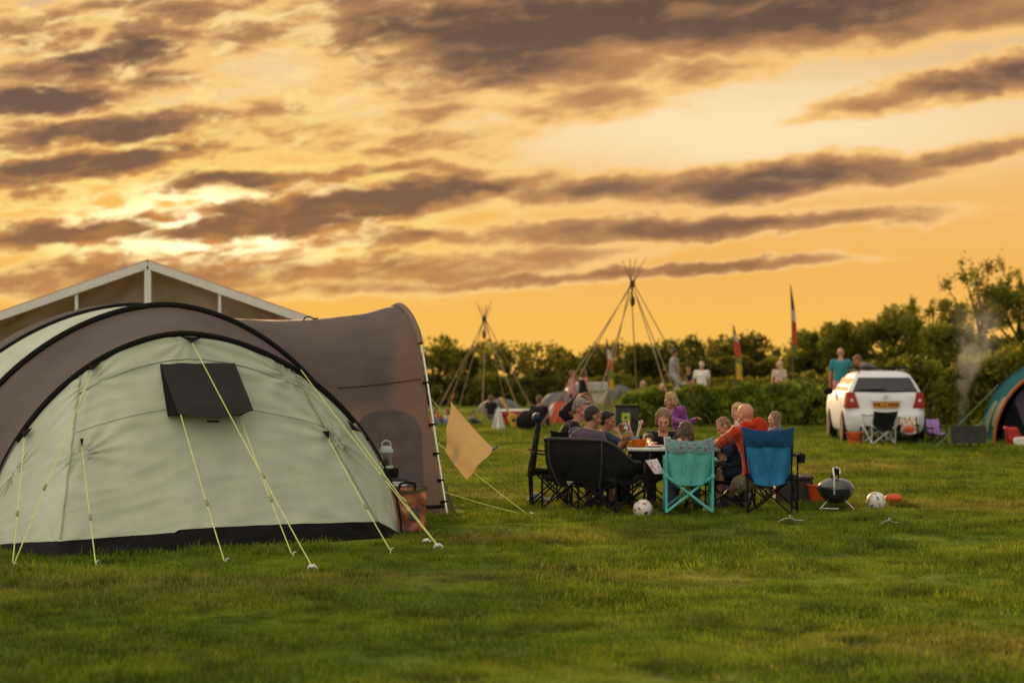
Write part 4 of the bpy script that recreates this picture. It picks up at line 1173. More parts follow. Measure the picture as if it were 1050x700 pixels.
for px_, d_, c_, lb_ in ((670, 20.72, (.62, .42, .40, 1), 'pink paper plate on the table by the orange bowl'), (694, 20.8, (.68, .62, .58, 1), 'white plate in front of the woman in black'), (729, 20.75, (.62, .56, .48, 1), 'pale plate at the table end by the boy')):
    tag(MB().lathe([(.0, .003), (.07, .003), (.105, .016), (.103, .022), (.068, .009), (.0, .008)], on_t(px_, d_), 24).build('plate', mat('pl' + lb_[:4], c_, .5)), lb_, 'plate', 'plates on the table')
for px_, d_, c_, h_, lb_ in ((647, 21.1, (.08, .07, .06, 1), .17, 'dark drinks bottle at the left table end'), (684, 20.9, (.7, .66, .6, 1), .11, 'white paper cup before the woman in black'),):
    nm = 'bottle' if h_ > .15 else 'paper_cup'
    pr = [(.0, .002), (.036, .002), (.036, .11), (.014, .14), (.014, h_), (.0, h_)] if nm == 'bottle' else [(.0, .002), (.03, .002), (.04, h_), (.037, h_), (.027, .008), (.0, .008)]
    tag(MB().lathe(pr, on_t(px_, d_), 16).build(nm, mat('cc' + nm, c_, .4)), lb_, 'bottle' if h_ > .15 else 'cup')

# ---------------------------------------------------------------- things on the grass by the table
def football(label, px, py, r, c1, c2, seed):
    g = G(px, py); m = speckle('ball_%d' % seed, c1, c2, 7.5 / r * .11 * 2.2, .60)
    m.node_tree.nodes['Principled BSDF'].inputs['Roughness'].default_value = .4
    c_ = (g.x, g.y, r + gz(g.x, g.y) - .022); o = MB().ell(c_, (r, r, r), seg=28, ring=18).build('football', m, None, loc=c_)
    bm = MB()
    o.rotation_euler = (seed, seed * .7, seed * .3)
    return tag(o, label, 'ball')
football('white football with red and black marks on the grass left of the teal chair', 659, 528, .106, (.66, .60, .54, 1), [(.30, .05, .04, 1), (.06, .04, .04, 1)], 1)
football('white football with green marks on the grass right of the barbecue', 898.5, 521, .112, (.66, .62, .54, 1), [(.05, .16, .13, 1), (.50, .30, .18, 1)], 2)
g = G(917, 517)
fr_ = MB().ell((g.x, g.y + .05, .07), (.105, .08, .055), seg=20, ring=12).build('bowl', ORED, None, loc=(g.x, g.y + .05, .07)); fr_.name = 'toy_dome'
tag(fr_, 'small orange plastic dome lying on the grass beyond the white football', 'toy')
# kettle barbecue
g = G(857, 521)
bq = thing('kettle_barbecue', (g.x, g.y, 0), 'small black kettle barbecue on thin wire legs with silver lid holder', 'barbecue')
KET = mat('black_enamel', (.022, .020, .024, 1), .16, .1, 10, spec=.6, coat=.5)
R_ = .205; zc = .222
MB().lathe([(.0, -.165), (.06, -.162), (.12, -.135), (.17, -.085), (.198, -.03), (R_, 0), (.196, 0), (.16, -.08), (.0, -.15)], (g.x, g.y, zc), 36).build('bowl', KET, bq)
ld = MB().lathe([(R_ + .006, -.006), (R_ + .008, .012), (.195, .04), (.165, .075), (.115, .102), (.05, .116), (.0, .119)], (g.x, g.y, zc + .006), 36).build('lid', KET, bq)
MB().tube([(g.x - .045, g.y, zc + .12), (g.x - .045, g.y, zc + .16), (g.x + .03, g.y, zc + .165), (g.x + .03, g.y, zc + .12)], .012, 8).build('lid_handle', BLACKM, ld)
MB().tube([(g.x - .055, g.y - R_ - .012, zc - .05), (g.x - .055, g.y - R_ - .012, zc + .04), (g.x - .05, g.y - .17, zc + .16), (g.x - .04, g.y - .06, zc + .235), (g.x + .0, g.y - .05, zc + .245), (g.x + .035, g.y - .06, zc + .22), (g.x + .03, g.y - .10, zc + .17)], .0105, 8).build('lid_holder', SILVER, bq)
MB().box((g.x + .005, g.y - .055, zc + .20), (.075, .035, .055), bev=.01).build('handle_grip', BLACKM, bq)
for a in (-150, -35, 90):
    MB().tube([(g.x + .11 * math.cos(R(a)), g.y + .11 * math.sin(R(a)), zc - .12), (g.x + .23 * math.cos(R(a)), g.y + .23 * math.sin(R(a)), .0)], .006, 8).build('leg', SILVER, bq)
MB().tube([(g.x - .18, g.y - .15, .012), (g.x + .0, g.y - .2, .012)], .006, 6).build('leg_rail', SILVER, bq)
g = G(851, 519)
bx_ = thing('storage_tub', (g.x, g.y + .35, 0), 'orange red plastic tub with a flared rim behind the kettle barbecue', 'tub')
def tubside(u, v):
    a = 2 * math.pi * u; k = .80 + .20 * v
    f = lambda q: math.copysign(abs(q) ** .6, q)
    return Vector((g.x - .03 + f(math.cos(a)) * .185 * k, g.y + .35 + f(math.sin(a)) * .14 * k, .01 + (.20 - .02 * math.cos(a) - .10 * max(0, math.cos(a + .2))) * v))
MB().sheet(tubside, 40, 10, .006).build('tub_body', ORED, bx_)
MB().tube([tubside(i / 40, 1) for i in range(41)], .011, 6).build('rim', ORED, bx_)
MB().sheet(lambda u, v: tubside(u, .02).lerp(Vector((g.x - .03, g.y + .35, .012)), v), 40, 3, .004).build('base', ORED, bx_)
# wicker hamper behind the blue chair
g = G(815, 517)
wk = bpy.data.materials.new('dark_wicker'); t = nt(wk); N_ = t.nodes; L_ = t.links
b = N_['Principled BSDF']; b.inputs['Roughness'].default_value = .6
wv_ = N_.new('ShaderNodeTexWave'); wv_.wave_type = 'BANDS'; wv_.bands_direction = 'Z'; wv_.inputs['Scale'].default_value = 26; wv_.inputs['Distortion'].default_value = 2.5; wv_.inputs['Detail'].default_value = 3; wv_.inputs['Detail Scale'].default_value = 4
tc_ = N_.new('ShaderNodeTexCoord'); L_.new(tc_.outputs['Object'], wv_.inputs[0])
cr = N_.new('ShaderNodeValToRGB'); L_.new(wv_.outputs['Fac'], cr.inputs[0]); cr.color_ramp.elements[0].color = (.014, .008, .005, 1); cr.color_ramp.elements[1].color = (.05, .028, .016, 1); L_.new(cr.outputs[0], b.inputs['Base Color'])
bp = N_.new('ShaderNodeBump'); bp.inputs['Strength'].default_value = .5; bp.inputs['Distance'].default_value = .01; L_.new(wv_.outputs['Fac'], bp.inputs['Height']); L_.new(bp.outputs[0], b.inputs['Normal'])
hm = thing('hamper', (g.x, g.y + .15, 0), 'dark brown woven hamper with pale rim on the grass behind the blue chair', 'hamper')
MB().box((g.x, g.y + .15, .145), (.44, .30, .28), bev=.035).build('basket', wk, hm)
lid_ = MB().box((g.x, g.y + .15, .305), (.46, .32, .04), bev=.016).build('lid', wk, hm)
MB().tube([(g.x + .08, g.y - .02, .33), (g.x + .10, g.y - .02, .35), (g.x + .20, g.y - .01, .345), (g.x + .22, g.y - .01, .31)], .012, 7).build('handle', mat('tan_leather', (.30, .14, .06, 1), .5), lid_)
# pegs and scraps
def peg3(label, px, py, k, rot):
    g = G(px, py); c = Vector((g.x, g.y, gz(g.x, g.y) + .012))
    m_ = MB()
    m_.tube([c + Vector((-.11 * k, 0, 0)), c + Vector((-.06 * k, 0, .03)), c + Vector((0, .01, .045)), c + Vector((.05 * k, 0, .022)), c + Vector((.12 * k, -.01, .018))], .0048, 7)
    m_.tube([c + Vector((0, .01, .045)), c + Vector((.005, .01, .07))], .009, 8)
    m_.tube([c + Vector((0, .01, .045)), c + Vector((.06 * k, .12, .0))], .008, 7)
    return tag(m_.build('peg_bracket', mat('weathered_bracket', (.42, .40, .36, 1), .5)), label, 'peg')
peg3('white splayed bracket on the grass at the foot of the blue chair', 810, 536, 1.15, 0)
peg3('white splayed bracket on the grass in front of the green marked football', 912, 538, .85, 0)
g = G(557, 515)
pk = MB(); pk.sheet(lambda u, v: Vector((g.x - .16 + .32 * u, g.y + .12 * v, .03 + .09 * math.sin(math.pi * v) * (.6 + .4 * math.sin(u * 7)) + .02 * mnoise.noise(Vector((u * 6, v * 6, 1))))), 14, 8, .01)
tag(pk.build('plastic_packet', speckle('packet_print', (.60, .62, .60, 1), [(.08, .30, .30, 1), (.35, .30, .30, 1)], 14, .55)), 'crumpled white and teal packet on the grass under the tall chair', 'packet')
for px_, py_, lb_ in ((731, 517, 'crushed pale cup on the grass under the table end'), (722, 526, 'crushed pale cup on the grass beside the teal chair leg')):
    g = G(px_, py_); tag(MB().lathe([(.0, .0), (.03, .002), (.042, .075), (.038, .075), (.0, .01)], (g.x, g.y, .035), 14, rot=Matrix.Rotation(R(70), 3, 'X') @ Matrix.Rotation(.6, 3, 'Y')).build('paper_cup', mat('kraft_cup', (.55, .42, .24, 1), .6)), lb_, 'cup')

# ---------------------------------------------------------------- the people around the table
GR = 'people gathered around the table'
BLACKT = cloth_mat('black_cotton', (.012, .011, .011, 1)); PURP = cloth_mat('grey_purple_cotton', (.070, .050, .070, 1)); REDH = cloth_mat('red_fleece', (.40, .028, .010, 1)); NAVYT = cloth_mat('navy_cotton', (.03, .04, .07, 1))
KHAKI = cloth_mat('khaki_cotton', (.14, .115, .07, 1)); DKT = cloth_mat('dark_trousers', (.028, .026, .028, 1)); PURC = cloth_mat('purple_fleece', (.22, .055, .24, 1)); BLUET = cloth_mat('blue_cotton', (.045, .085, .20, 1)); WHITET = cloth_mat('white_cotton', (.66, .62, .56, 1)); TEALT = cloth_mat('teal_cotton', (.03, .20, .235, 1)); GREYT = cloth_mat('grey_cotton', (.24, .225, .24, 1)); JEAN = cloth_mat('blue_denim', (.10, .14, .22, 1)); PINK = cloth_mat('pink_cotton', (.55, .22, .22, 1)); CREAM = cloth_mat('cream_cotton', (.52, .42, .32, 1)); MAROON = cloth_mat('brown_cotton', (.09, .045, .035, 1)); GREYS = cloth_mat('grey_shorts', (.17, .16, .16, 1)); OLIVE = cloth_mat('grey_green_shirt', (.09, .09, .075, 1)); ORG = cloth_mat('orange_cotton', (.52, .16, .05, 1))
# man in the two-seater, elbow on its arm
person('man in a grey purple t-shirt leaning on the arm of the black two seat sofa', at(608, 427, 20.95), 1.06, 48, 30, 4, yaw=18, pitch=14, hands=(at(643, 450, 21.1), at(640, 453, 20.5)),
       top=PURP, bottom=DKT, legs='short', hair=('dark', 'shaved'), skin='tan', group=GR, vox=.0095, curl=.9, drop=Vector((.5, -.7, -1)), palm=Vector((0, .3, .9)), feet=(None, None), splay=.16)
person('dark haired boy with both hands at his mouth behind the man in grey purple', at(623, 431, 21.25), .88, 75, 22, 2, yaw=20, pitch=14, hands=(at(637, 440, 21.25), at(634, 443, 21.1)),
       top=NAVYT, bottom=DKT, hair=('dark', 'short'), skin='tan', group=GR, vox=.0095, curl=.9)
person('grey haired person in black long sleeves and glasses resting head on a raised hand', at(596, 419.5, 21.75), 1.0, 95, 24, 0, yaw=20, pitch=22, hands=(at(591, 409, 21.85), at(607, 440, 21.6)),
       top=BLACKT, sleeve='long', bottom=JEAN, hair=('grey', 'short'), skin='rosy', group=GR, vox=.0095, curl=.5, drop=Vector((-.6, -.3, -.6)), palm=Vector((.5, 0, -.4)))
person('woman with tied back brown hair in a black t-shirt facing us over the table', at(680.5, 430, 21.5), 1.02, 180, 24, 0, yaw=8, pitch=24, hands=(at(697, 456, 20.95), at(668, 457, 20.9)),
       top=BLACKT, bottom=DKT, shoe=(.06, .03, .02, 1), hair=('light', 'tail'), skin='fair', fem=True, group=GR, vox=.0095, feet=(Vector((at(691, 0, 21.2).x, 21.2, .09)), Vector((at(668, 0, 21.15).x, 21.15, .09))))
person('child with long blonde hair in a purple fleece standing bent behind the woman in black', at(687, 410.5, 23.2), .72, 215, 34, 8, yaw=40, pitch=18, hands=(at(713, 430, 23.1), at(700, 433, 23.0)),
       top=PURC, sleeve='long', bottom=DKT, hair=('blond', 'bob'), skin='fair', fem=True, group=GR, vox=.0095, seated=False)
person('brown haired child in the teal chair seen from behind', at(703, 442, 20.5), .82, 2, 2, 0, pitch=18, top=WHITET, bottom=JEAN, legs='long', hair=('brown', 'bob'), skin='fair', fem=True, group=GR, vox=.0095, splay=.16)
person('boy with cropped light brown hair bending over his plate beside the red hoodie', at(742, 437, 20.8), .86, 265, 34, 0, yaw=0, pitch=38, hands=(at(733, 456, 20.75), at(729, 457, 20.9)),
       top=BLUET, bottom=NAVYT, legs='short', hair=('light', 'shaved'), skin='fair', group=GR, vox=.0095, curl=.9)
person('blonde woman with her hair tied back holding a white cup behind the boy', at(757, 424, 21.6), .95, 195, 12, 0, yaw=-5, pitch=18, hands=(at(762, 441, 21.35), at(756, 438, 21.35)),
       top=CREAM, sleeve='long', bottom=JEAN, hair=('blond', 'short'), skin='fair', fem=True, group=GR, vox=.0095, curl=1.0, palm=Vector((-.3, -.9, 0)))
person('bald man in a bright red hoodie and khaki shorts leaning left from the blue chair', at(764.5, 426, 20.35), 1.10, 318, 24, 9, yaw=8, pitch=22, hands=(at(729, 459, 20.8), at(740, 455, 20.85)),
       top=REDH, sleeve='hoodie', hood=True, bottom=KHAKI, legs='short', shoe=(.12, .12, .13, 1), hair=('grey', 'bald'), skin='rosy', group=GR, vox=.0095, drop=Vector((-.5, -.5, -.5)),
       feet=(G(740, 521) + Vector((0, .1, .09)), G(757, 519) + Vector((0, .1, .09))))
person('small girl with long blonde hair in a blue top behind the red hooded man', at(793.5, 430, 22.2), .66, 255, 4, 0, yaw=-4, pitch=4, top=BLUET, sleeve='long', bottom=JEAN, hair=('light', 'long'), skin='fair', fem=True, group=GR, vox=.0095, seated=False)
p = at(757, 434.5, 21.28); tag(MB().lathe([(.0, .0), (.03, .0), (.040, .085), (.037, .085), (.0, .01)], p - Vector((0, 0, .045)), 16).build('mug', mat('white_enamel', (.72, .66, .58, 1), .35)), 'white cup raised to the blonde woman\'s mouth', 'cup')
p = at(638.5, 455, 20.62); m_ = MB(); m_.box(p, (.075, .014, .14), rot=Matrix.Rotation(R(35), 3, 'Y'), bev=.006); tag(m_.build('phone', BLACKM), 'black phone in the hand of the man in grey purple', 'phone')
# spectacles of the grey haired person
# ---------------------------------------------------------------- white hatchback seen from behind
PAINT = mat('white_car_paint', (.66, .66, .64, 1), .5, .02, 3, spec=.15, coat=.0)
CGL = mat('car_window', (.010, .012, .010, 1), .10, .1, 3, spec=.6)
BPL = mat('black_trim', (.012, .012, .012, 1), .85, spec=.1)
REDL = mat('red_lamp', (.26, .004, .004, 1), .35, .1, 10, spec=.3)
CLRL = mat('clear_lamp', (.62, .46, .40, 1), .2)
dcar = 38.7
xr = at(909, 0, dcar).x
car = thing('parked_car', (xr, dcar, 0), 'white hatchback with roof bars parked before the hedge, seen from behind', 'car', None, R(-3.2))
def rrect(hw, y0, y1, z, rr=.18, n=7, rear_bow=.05):
    pts = []
    for cx_, cy_, a0 in ((hw - rr, y0 + rr, -90), (hw - rr, y1 - rr, 0), (-hw + rr, y1 - rr, 90), (-hw + rr, y0 + rr, 180)):
        for k in range(n):
            a = R(a0 + 90 * k / (n - 1)); x = cx_ + rr * math.cos(a); y = cy_ + rr * math.sin(a)
            pts.append(Vector((x, y + rear_bow * (x / hw) ** 2 * (1 if y < (y0 + y1) / 2 else -1), z)))
    return pts
body = MB()
body.rings([rrect(.74, .10, 3.86, .20, .25), rrect(.80, .02, 3.94, .28, .26), rrect(.825, -.02, 3.97, .42, .28), rrect(.83, -.03, 3.98, .55, .28), rrect(.835, -.015, 3.97, .62, .26), rrect(.835, .035, 3.95, .66, .24), rrect(.83, .05, 3.92, .80, .22), rrect(.815, .08, 3.75, .95, .22), rrect(.785, .12, 3.4, 1.05, .22), rrect(.765, .15, 3.2, 1.08, .22)])
body.build('body', PAINT, car, local=True, auto=50)
cab0, cab1, cab2, cab3 = (.765, .14, 2.9, 1.06), (.635, .33, 2.35, 1.33), (.575, .44, 2.1, 1.44), (.48, .58, 1.9, 1.495)
MB().rings([rrect(*q, rr=.17) for q in (cab0, (.71, .23, 2.62, 1.20), cab1, cab2, cab3, (.36, .8, 1.7, 1.515))]).build('roof', PAINT, car, local=True, auto=60)
def rearp(u, v):        # across the tailgate glass
    z = 1.10 + .275 * v; k = (z - 1.06) / .27
    hw = (.765 - .13 * k) - .075; x = (u - .5) * 2 * hw
    y = (.14 + .19 * k) + .05 * (x / (hw + .09)) ** 2 - .016
    return Vector((x, y, z))
MB().sheet(rearp, 20, 8, .006).build('rear_window', CGL, car, local=True, auto=80)
MB().tube([rearp(i / 20, 0) + Vector((0, -.008, -.012)) for i in range(21)], .012, 6).build('window_seal', BPL, car, local=True)
MB().tube([rearp(.05, .04) + Vector((.05, -.02, 0)), rearp(.5, .12) + Vector((0, -.03, 0))], .010, 6).build('wiper', BPL, car, local=True)
for sx in (-1, 1):
    def sidew(y0, y1):
        def f(u, v):
            z = 1.09 + .28 * v; k = (z - 1.06) / .27
            return Vector((sx * ((.765 - .13 * k) + .004), y0 + .15 * v * (1 if y0 < .7 else 0) + (y1 - y0 - (.35 * v if y1 > 2 else 0) - .12 * v * (1 if y0 < .7 else 0)) * u, z))
        return f
    for y0, y1 in ((.42, .85), (.90, 1.55), (1.62, 2.65)): MB().sheet(sidew(y0, y1), 6, 6, .006).build('side_window', CGL, car, local=True, auto=80)
    for yw in (.66, 3.12):
        MB().tube([(sx * .70, yw, .31), (sx * .838, yw, .31)], .365, 30).build('wheel_arch', BPL, car, local=True)
        wl = MB().lathe([(.20, -.10), (.285, -.095), (.305, -.06), (.305, .06), (.285, .095), (.20, .10)], (sx * .765, yw, .305), 30, rot=Matrix.Rotation(R(90), 3, 'Y')).build('wheel', mat('tyre_rubber', (.016, .016, .016, 1), .85), car, local=True)
        MB().lathe([(.0, .05), (.05, .06), (.19, .05), (.21, .088), (.20, .09), (.0, .085)] if sx > 0 else [(.0, -.085), (.20, -.09), (.21, -.088), (.19, -.05), (.05, -.06), (.0, -.05)], (sx * .772, yw, .305), 24, rot=Matrix.Rotation(R(90), 3, 'Y')).build('rim', SILVER, wl, local=True)
    # rear lamp cluster wrapping the corner
    def lamp(u, v):
        z = .74 + .33 * v
        hw = .835 if z < .8 else .832 - (z - .8) * .13
        w_ = .25 - .14 * v
        a = u
        if a < .5: x = hw - .035 - w_ * (1 - a * 2); y = .055 + .02 * (a * 2) + max(0, z - .8) * .22 + .05 * (x / hw) ** 2 - .012
        else: x = hw + .008 - .035 * (1 - (a - .5) * 2) ** 2; y = .10 + max(0, z - .8) * .22 + .22 * (a - .5) * 2
        return Vector((sx * x, y - .012, z))
    lm = MB().sheet(lamp, 16, 10, .012).build('tail_lamp', REDL, car, local=True, auto=80)
    MB().sheet(lambda u, v: lamp(.20 + .16 * u, .40 + .16 * v) + Vector((sx * .002, -.010, 0)), 6, 4, .004).build('clear_lens', CLRL, lm, local=True, auto=80)
    MB().ell((sx * .93, 2.42, 1.06), (.11, .07, .085)).build('wing_mirror', BPL, car, local=True)
    MB().tube([(sx * .50, .55, 1.505), (sx * .51, .65, 1.53), (sx * .51, 2.0, 1.53), (sx * .50, 2.1, 1.50)], .018, 8).build('roof_rail', BPL, car, local=True)
    MB().sheet(lambda u, v: Vector((sx * .8395, .98 + .012 * u, .36 + .62 * v)), 2, 6, .002).build('door_gap', BPL, car, local=True)
for yy in (.80, 1.75): MB().box((0, yy, 1.575), (1.16, .08, .03), bev=.01).build('roof_bar', BPL, car, local=True)
MB().box((0, .045, .888), (.62, .04, .028), bev=.008).build('tailgate_strip', SILVER, car, local=True)
pl = MB().box((0, .028, .805), (.54, .018, .115), bev=.004).build('number_plate', mat('yellow_plate', (.62, .26, .012, 1), .4), car, local=True)
def text(name, body_, size, m, loc, parent, rot=(math.pi / 2, 0, 0), ex=.002, bold=.0):
    c = bpy.data.curves.new(name + '_curve', 'FONT'); c.body = body_; c.size = size; c.align_x = 'CENTER'; c.align_y = 'CENTER'; c.extrude = ex; c.offset = bold
    c.materials.append(m)
    tmp = bpy.data.objects.new(name + '_tmp', c); col.objects.link(tmp); bpy.context.view_layer.update()
    me = bpy.data.meshes.new_from_object(tmp.evaluated_get(bpy.context.evaluated_depsgraph_get())); bpy.data.objects.remove(tmp); bpy.data.curves.remove(c)
    me.materials.clear(); me.materials.append(m); o = bpy.data.objects.new(name, me); o.location = loc; o.rotation_euler = rot; col.objects.link(o); o.parent = parent
    return o
text('plate_lettering', 'WK12 WHX', .10, BPL, (0, .0165, .805), pl, bold=.003)
text('tailgate_lettering', 'TSI', .06, SILVER, (.52, .045, .92), car)
em = MB(); em.tube([(.05 * math.cos(a), .062, .965 + .05 * math.sin(a)) for a in [2 * math.pi * k / 20 for k in range(21)]], .008, 6, caps=False); em.lathe([(.0, 0), (.028, 0), (.024, .008), (0, .01)], (0, .072, .965), 16, rot=Matrix.Rotation(R(90), 3, 'X'))
em.build('emblem', SILVER, car, local=True)
MB().box((0, .0, .30), (1.1, .05, .10), bev=.02).build('bumper_insert', BPL, car, local=True)
MB().tube([rearp(i / 20, 0) * 1.0 + Vector((0, -.045, -.46)) for i in range(2, 19)], .005, 6).build('tailgate_gap', mat('panel_gap', (.12, .11, .10, 1), .6), car, local=True)

# ---------------------------------------------------------------- chairs and bucket behind the car
GC = 'folding chairs behind the car'
g = G(903, 456); camp_chair('dark grey folding chair with crossed silver legs behind the car', (g.x, g.y - .3, 0), R(14), .52, .42, .40, .70, [BLKF, BLKF, BLKF, mat('grey_strap', (.20, .20, .22, 1), .8)], tube=.013, frame=SILVER, group=GC, arm_h=.60)
KIDW = speckle('white_star_print', (.60, .52, .42, 1), [(.45, .10, .06, 1), (.10, .08, .08, 1)], 22, .60)
g = G(931, 455); ck = camp_chair('small child\'s chair with white speckled print and an orange motif', (g.x, g.y, 0), R(172), .36, .34, .26, .56, [KIDW, KIDW, KIDW, BLKF], tube=.010, frame=BLACKM, group=GC, arm_h=.38)
MB().ell((-.02, .18, .31), (.10, .05, .075)).build('orange_motif', ORED, ck, local=True)
g = G(958, 456); camp_chair('small child\'s chair in lilac fabric beside the car', (g.x, g.y + .05, 0), R(190), .30, .30, .26, .54, [fabric('lilac_fabric', (.36, .20, .46, 1)), fabric('lilac_fabric', (.36, .20, .46, 1)), fabric('lilac_fabric', (.36, .20, .46, 1)), BLKF], tube=.010, frame=BLACKM, group=GC, arm_h=.36)
g = G(876, 456)
bk = thing('bucket', (g.x, g.y, 0), 'orange plastic bucket on the grass behind the car', 'bucket')
MB().lathe([(.0, .005), (.115, .005), (.165, .26), (.158, .26), (.11, .012), (.0, .012)], (g.x, g.y, 0), 24).build('pail', ORED, bk)
MB().lathe([(.166, .235), (.178, .24), (.178, .262), (.166, .265)], (g.x, g.y, 0), 24, caps=False).build('rim', ORED, bk)
MB().tube([(g.x + .165 * math.cos(a), g.y - .05 * math.sin(a) - .1, .25 - .12 * math.sin(a)) for a in [math.pi * k / 12 for k in range(13)]], .006, 6).build('handle', BLACKM, bk)

# ---------------------------------------------------------------- fire box with smoke
g = G(993, 459)
fb = thing('fire_box', (g.x, g.y, 0), 'dark rectangular barbecue trough on a short stand giving off smoke', 'barbecue')
DKS = mat('dark_steel', (.035, .032, .032, 1), .6, .25, 8)
MB().sheet(lambda u, v: (lambda a, k: Vector((g.x + math.copysign(min(1, abs(math.cos(a)) * 1.42), math.cos(a)) * .31 * k, g.y + math.copysign(min(1, abs(math.sin(a)) * 1.42), math.sin(a)) * .2 * k, .10 + .33 * v)))(2 * math.pi * u, .96 + .04 * v), 48, 6, .012).build('trough', DKS, fb, auto=30)
MB().box((g.x, g.y, .11), (.56, .36, .02)).build('floor_plate', DKS, fb)
MB().box((g.x, g.y, .39), (.56, .36, .03)).build('coals', mat('grey_coals', (.05, .045, .04, 1), .9, .5, 30, bump=1, bscale=40), fb)
MB().tube([(g.x + .01, g.y - .1, 0), (g.x + .01, g.y - .1, .11)], .02, 8).build('leg', DKS, fb)
for sx in (-.24, .24): MB().tube([(g.x + sx, g.y + .15, 0), (g.x + sx, g.y + .12, .11)], .014, 8).build('leg', DKS, fb)
sm_c = Vector((g.x - .16, g.y, .42))
def smk(u, v):
    a = 2 * math.pi * u; z = 2.7 * v
    r_ = .14 + .22 * v ** .8 + .36 * sm(.2, .75, v)
    cx_ = .20 * v + .22 * sm(.30, .6, v) - .12 * sm(.65, 1, v)
    r_ *= (.02 + .98 * sm(0, .03, v) * sm(1.0, .97, v))
    return sm_c + Vector((cx_ + r_ * math.cos(a), .75 * r_ * math.sin(a), z))
sk = MB(); sk.rings([[smk(i / 20, j / 24) for i in range(20)] for j in range(25)])
SMK = bpy.data.materials.new('grey_smoke'); t = nt(SMK); N_ = t.nodes; L_ = t.links
N_.remove(N_['Principled BSDF']); vp = N_.new('ShaderNodeVolumePrincipled'); vp.inputs['Color'].default_value = (.84, .86, .86, 1); vp.inputs['Anisotropy'].default_value = .2
tc_ = N_.new('ShaderNodeTexCoord'); 
n_ = N_.new('ShaderNodeTexNoise'); n_.inputs['Scale'].default_value = 2.6; n_.inputs['Detail'].default_value = 5; n_.inputs['Distortion'].default_value = .8
L_.new(tc_.outputs['Object'], n_.inputs['Vector'])
mr_ = N_.new('ShaderNodeMapRange'); mr_.inputs[1].default_value = .38; mr_.inputs[2].default_value = .70; mr_.inputs[4].default_value = 1.35; L_.new(n_.outputs['Fac'], mr_.inputs[0])
# thins out towards its sides and its top (in the plume's own shape: distance from its drifting axis)
sx_ = N_.new('ShaderNodeSeparateXYZ'); L_.new(tc_.outputs['Object'], sx_.inputs[0])
def mm(op, a, b=None, c=None):
    n = N_.new('ShaderNodeMath'); n.operation = op
    for i, q in enumerate((a, b, c)):
        if q is None: continue
        if isinstance(q, (int, float)): n.inputs[i].default_value = q
        else: L_.new(q, n.inputs[i])
    return n.outputs[0]
def mrg(x, a, b, c, d):
    n = N_.new('ShaderNodeMapRange'); n.interpolation_type = 'SMOOTHSTEP'; L_.new(x, n.inputs[0])
    for i, q in zip((1, 2, 3, 4), (a, b, c, d)): n.inputs[i].default_value = q
    return n.outputs[0]
zz = sx_.outputs[2]; vz = mm('DIVIDE', zz, 2.7)
ax = mm('ADD', mm('ADD', mm('MULTIPLY', vz, .20), mrg(vz, .30, .6, 0, .22)), mrg(vz, .65, 1, 0, -.12))
rad = mm('ADD', mm('ADD', .14, mm('MULTIPLY', vz, .22)), mrg(vz, .2, .75, 0, .36))
dx = mm('DIVIDE', mm('SUBTRACT', sx_.outputs[0], ax), rad); dy = mm('DIVIDE', sx_.outputs[1], mm('MULTIPLY', rad, .75))
rr_ = mm('SQRT', mm('ADD', mm('MULTIPLY', dx, dx), mm('MULTIPLY', dy, dy)))
dn = mm('MULTIPLY', mr_.outputs[0], mrg(rr_, .95, .25, 0, 1)); dn = mm('MULTIPLY', dn, mrg(vz, 1.0, .45, 0, 1))
L_.new(dn, vp.inputs['Density']); L_.new(vp.outputs[0], N_['Material Output'].inputs['Volume'])
sko = sk.build('smoke', SMK, None, loc=sm_c); tag(sko, 'thin grey smoke drifting up from the dark barbecue trough', 'smoke', kind='stuff')

# ---------------------------------------------------------------- teal and orange dome tent at the right edge
dt = 38.6
tcx = at(1089, 0, dt).x
d_ = thing('dome_tent', (tcx, dt, 0), 'teal dome tent with orange pole sleeve and lilac inner door at the right edge', 'tent')
TLF = mat('teal_nylon', (.022, .092, .10, 1), 1.0, .1, 3, trans=.0, spec=.0, wr=(3, .5, .03, (1, 1, 1))); GLG = mat('grey_green_nylon', (.15, .19, .155, 1), 1.0, .1, 3, trans=.0, spec=.0); LIL = mat('lilac_nylon', (.22, .16, .27, 1), .6, .1, 3, trans=.15, wr=(3, .6, .03, (1, 1, 1)))
ORS = mat('orange_sleeve', (.36, .09, .02, 1), .7)
TR = 1.72; TH = 1.78
DOM = sup(2.0)
ld = Vector((.955, -.295, 0)).normalized(); ad_ = Vector((.295, .955, 0)).normalized()
c0 = Vector((tcx, dt - .2, 0))
A1 = hoop(c0 - ad_ * .15, ld, TR - .30, TH - .18, DOM); A2 = hoop(c0 + ad_ * .9, ld, TR + .02, TH + .03, DOM); A3 = hoop(c0 + ad_ * 2.6, ld, TR - .1, TH * .9, DOM)
MB().sheet(loft(A1, A2, .02), 48, 8, .006).build('flysheet', TLF, d_)
MB().sheet(loft(A2, A3, .06), 48, 8, .006).build('flysheet', TLF, d_)
BK2 = c0 + ad_ * 3.3
MB().sheet(lambda u, v: A3(u).lerp(BK2 + ld * ((u - .5) * 2.2), v), 40, 8, .006).build('rear_wall', TLF, d_)
MB().tube([A1(i / 60) - ad_ * .02 for i in range(61)], .035, 8).build('pole_sleeve', ORS, d_)
MB().tube([A2(i / 60) for i in range(61)], .022, 8).build('pole_sleeve', TLF, d_)
for v0, v1, ua, ub in ((.12, .42, .07, .20), (.50, .84, .04, .17)): MB().sheet(lambda u, v: loft(A1, A2, .02)(ua + (ub - ua) * u, v0 + (v1 - v0) * v * math.sin(math.pi * (.12 + .76 * u)) ** .5) + Vector((-.025, -.03, 0)), 14, 4, .004).build('vent_stripe', GLG, d_, auto=80)
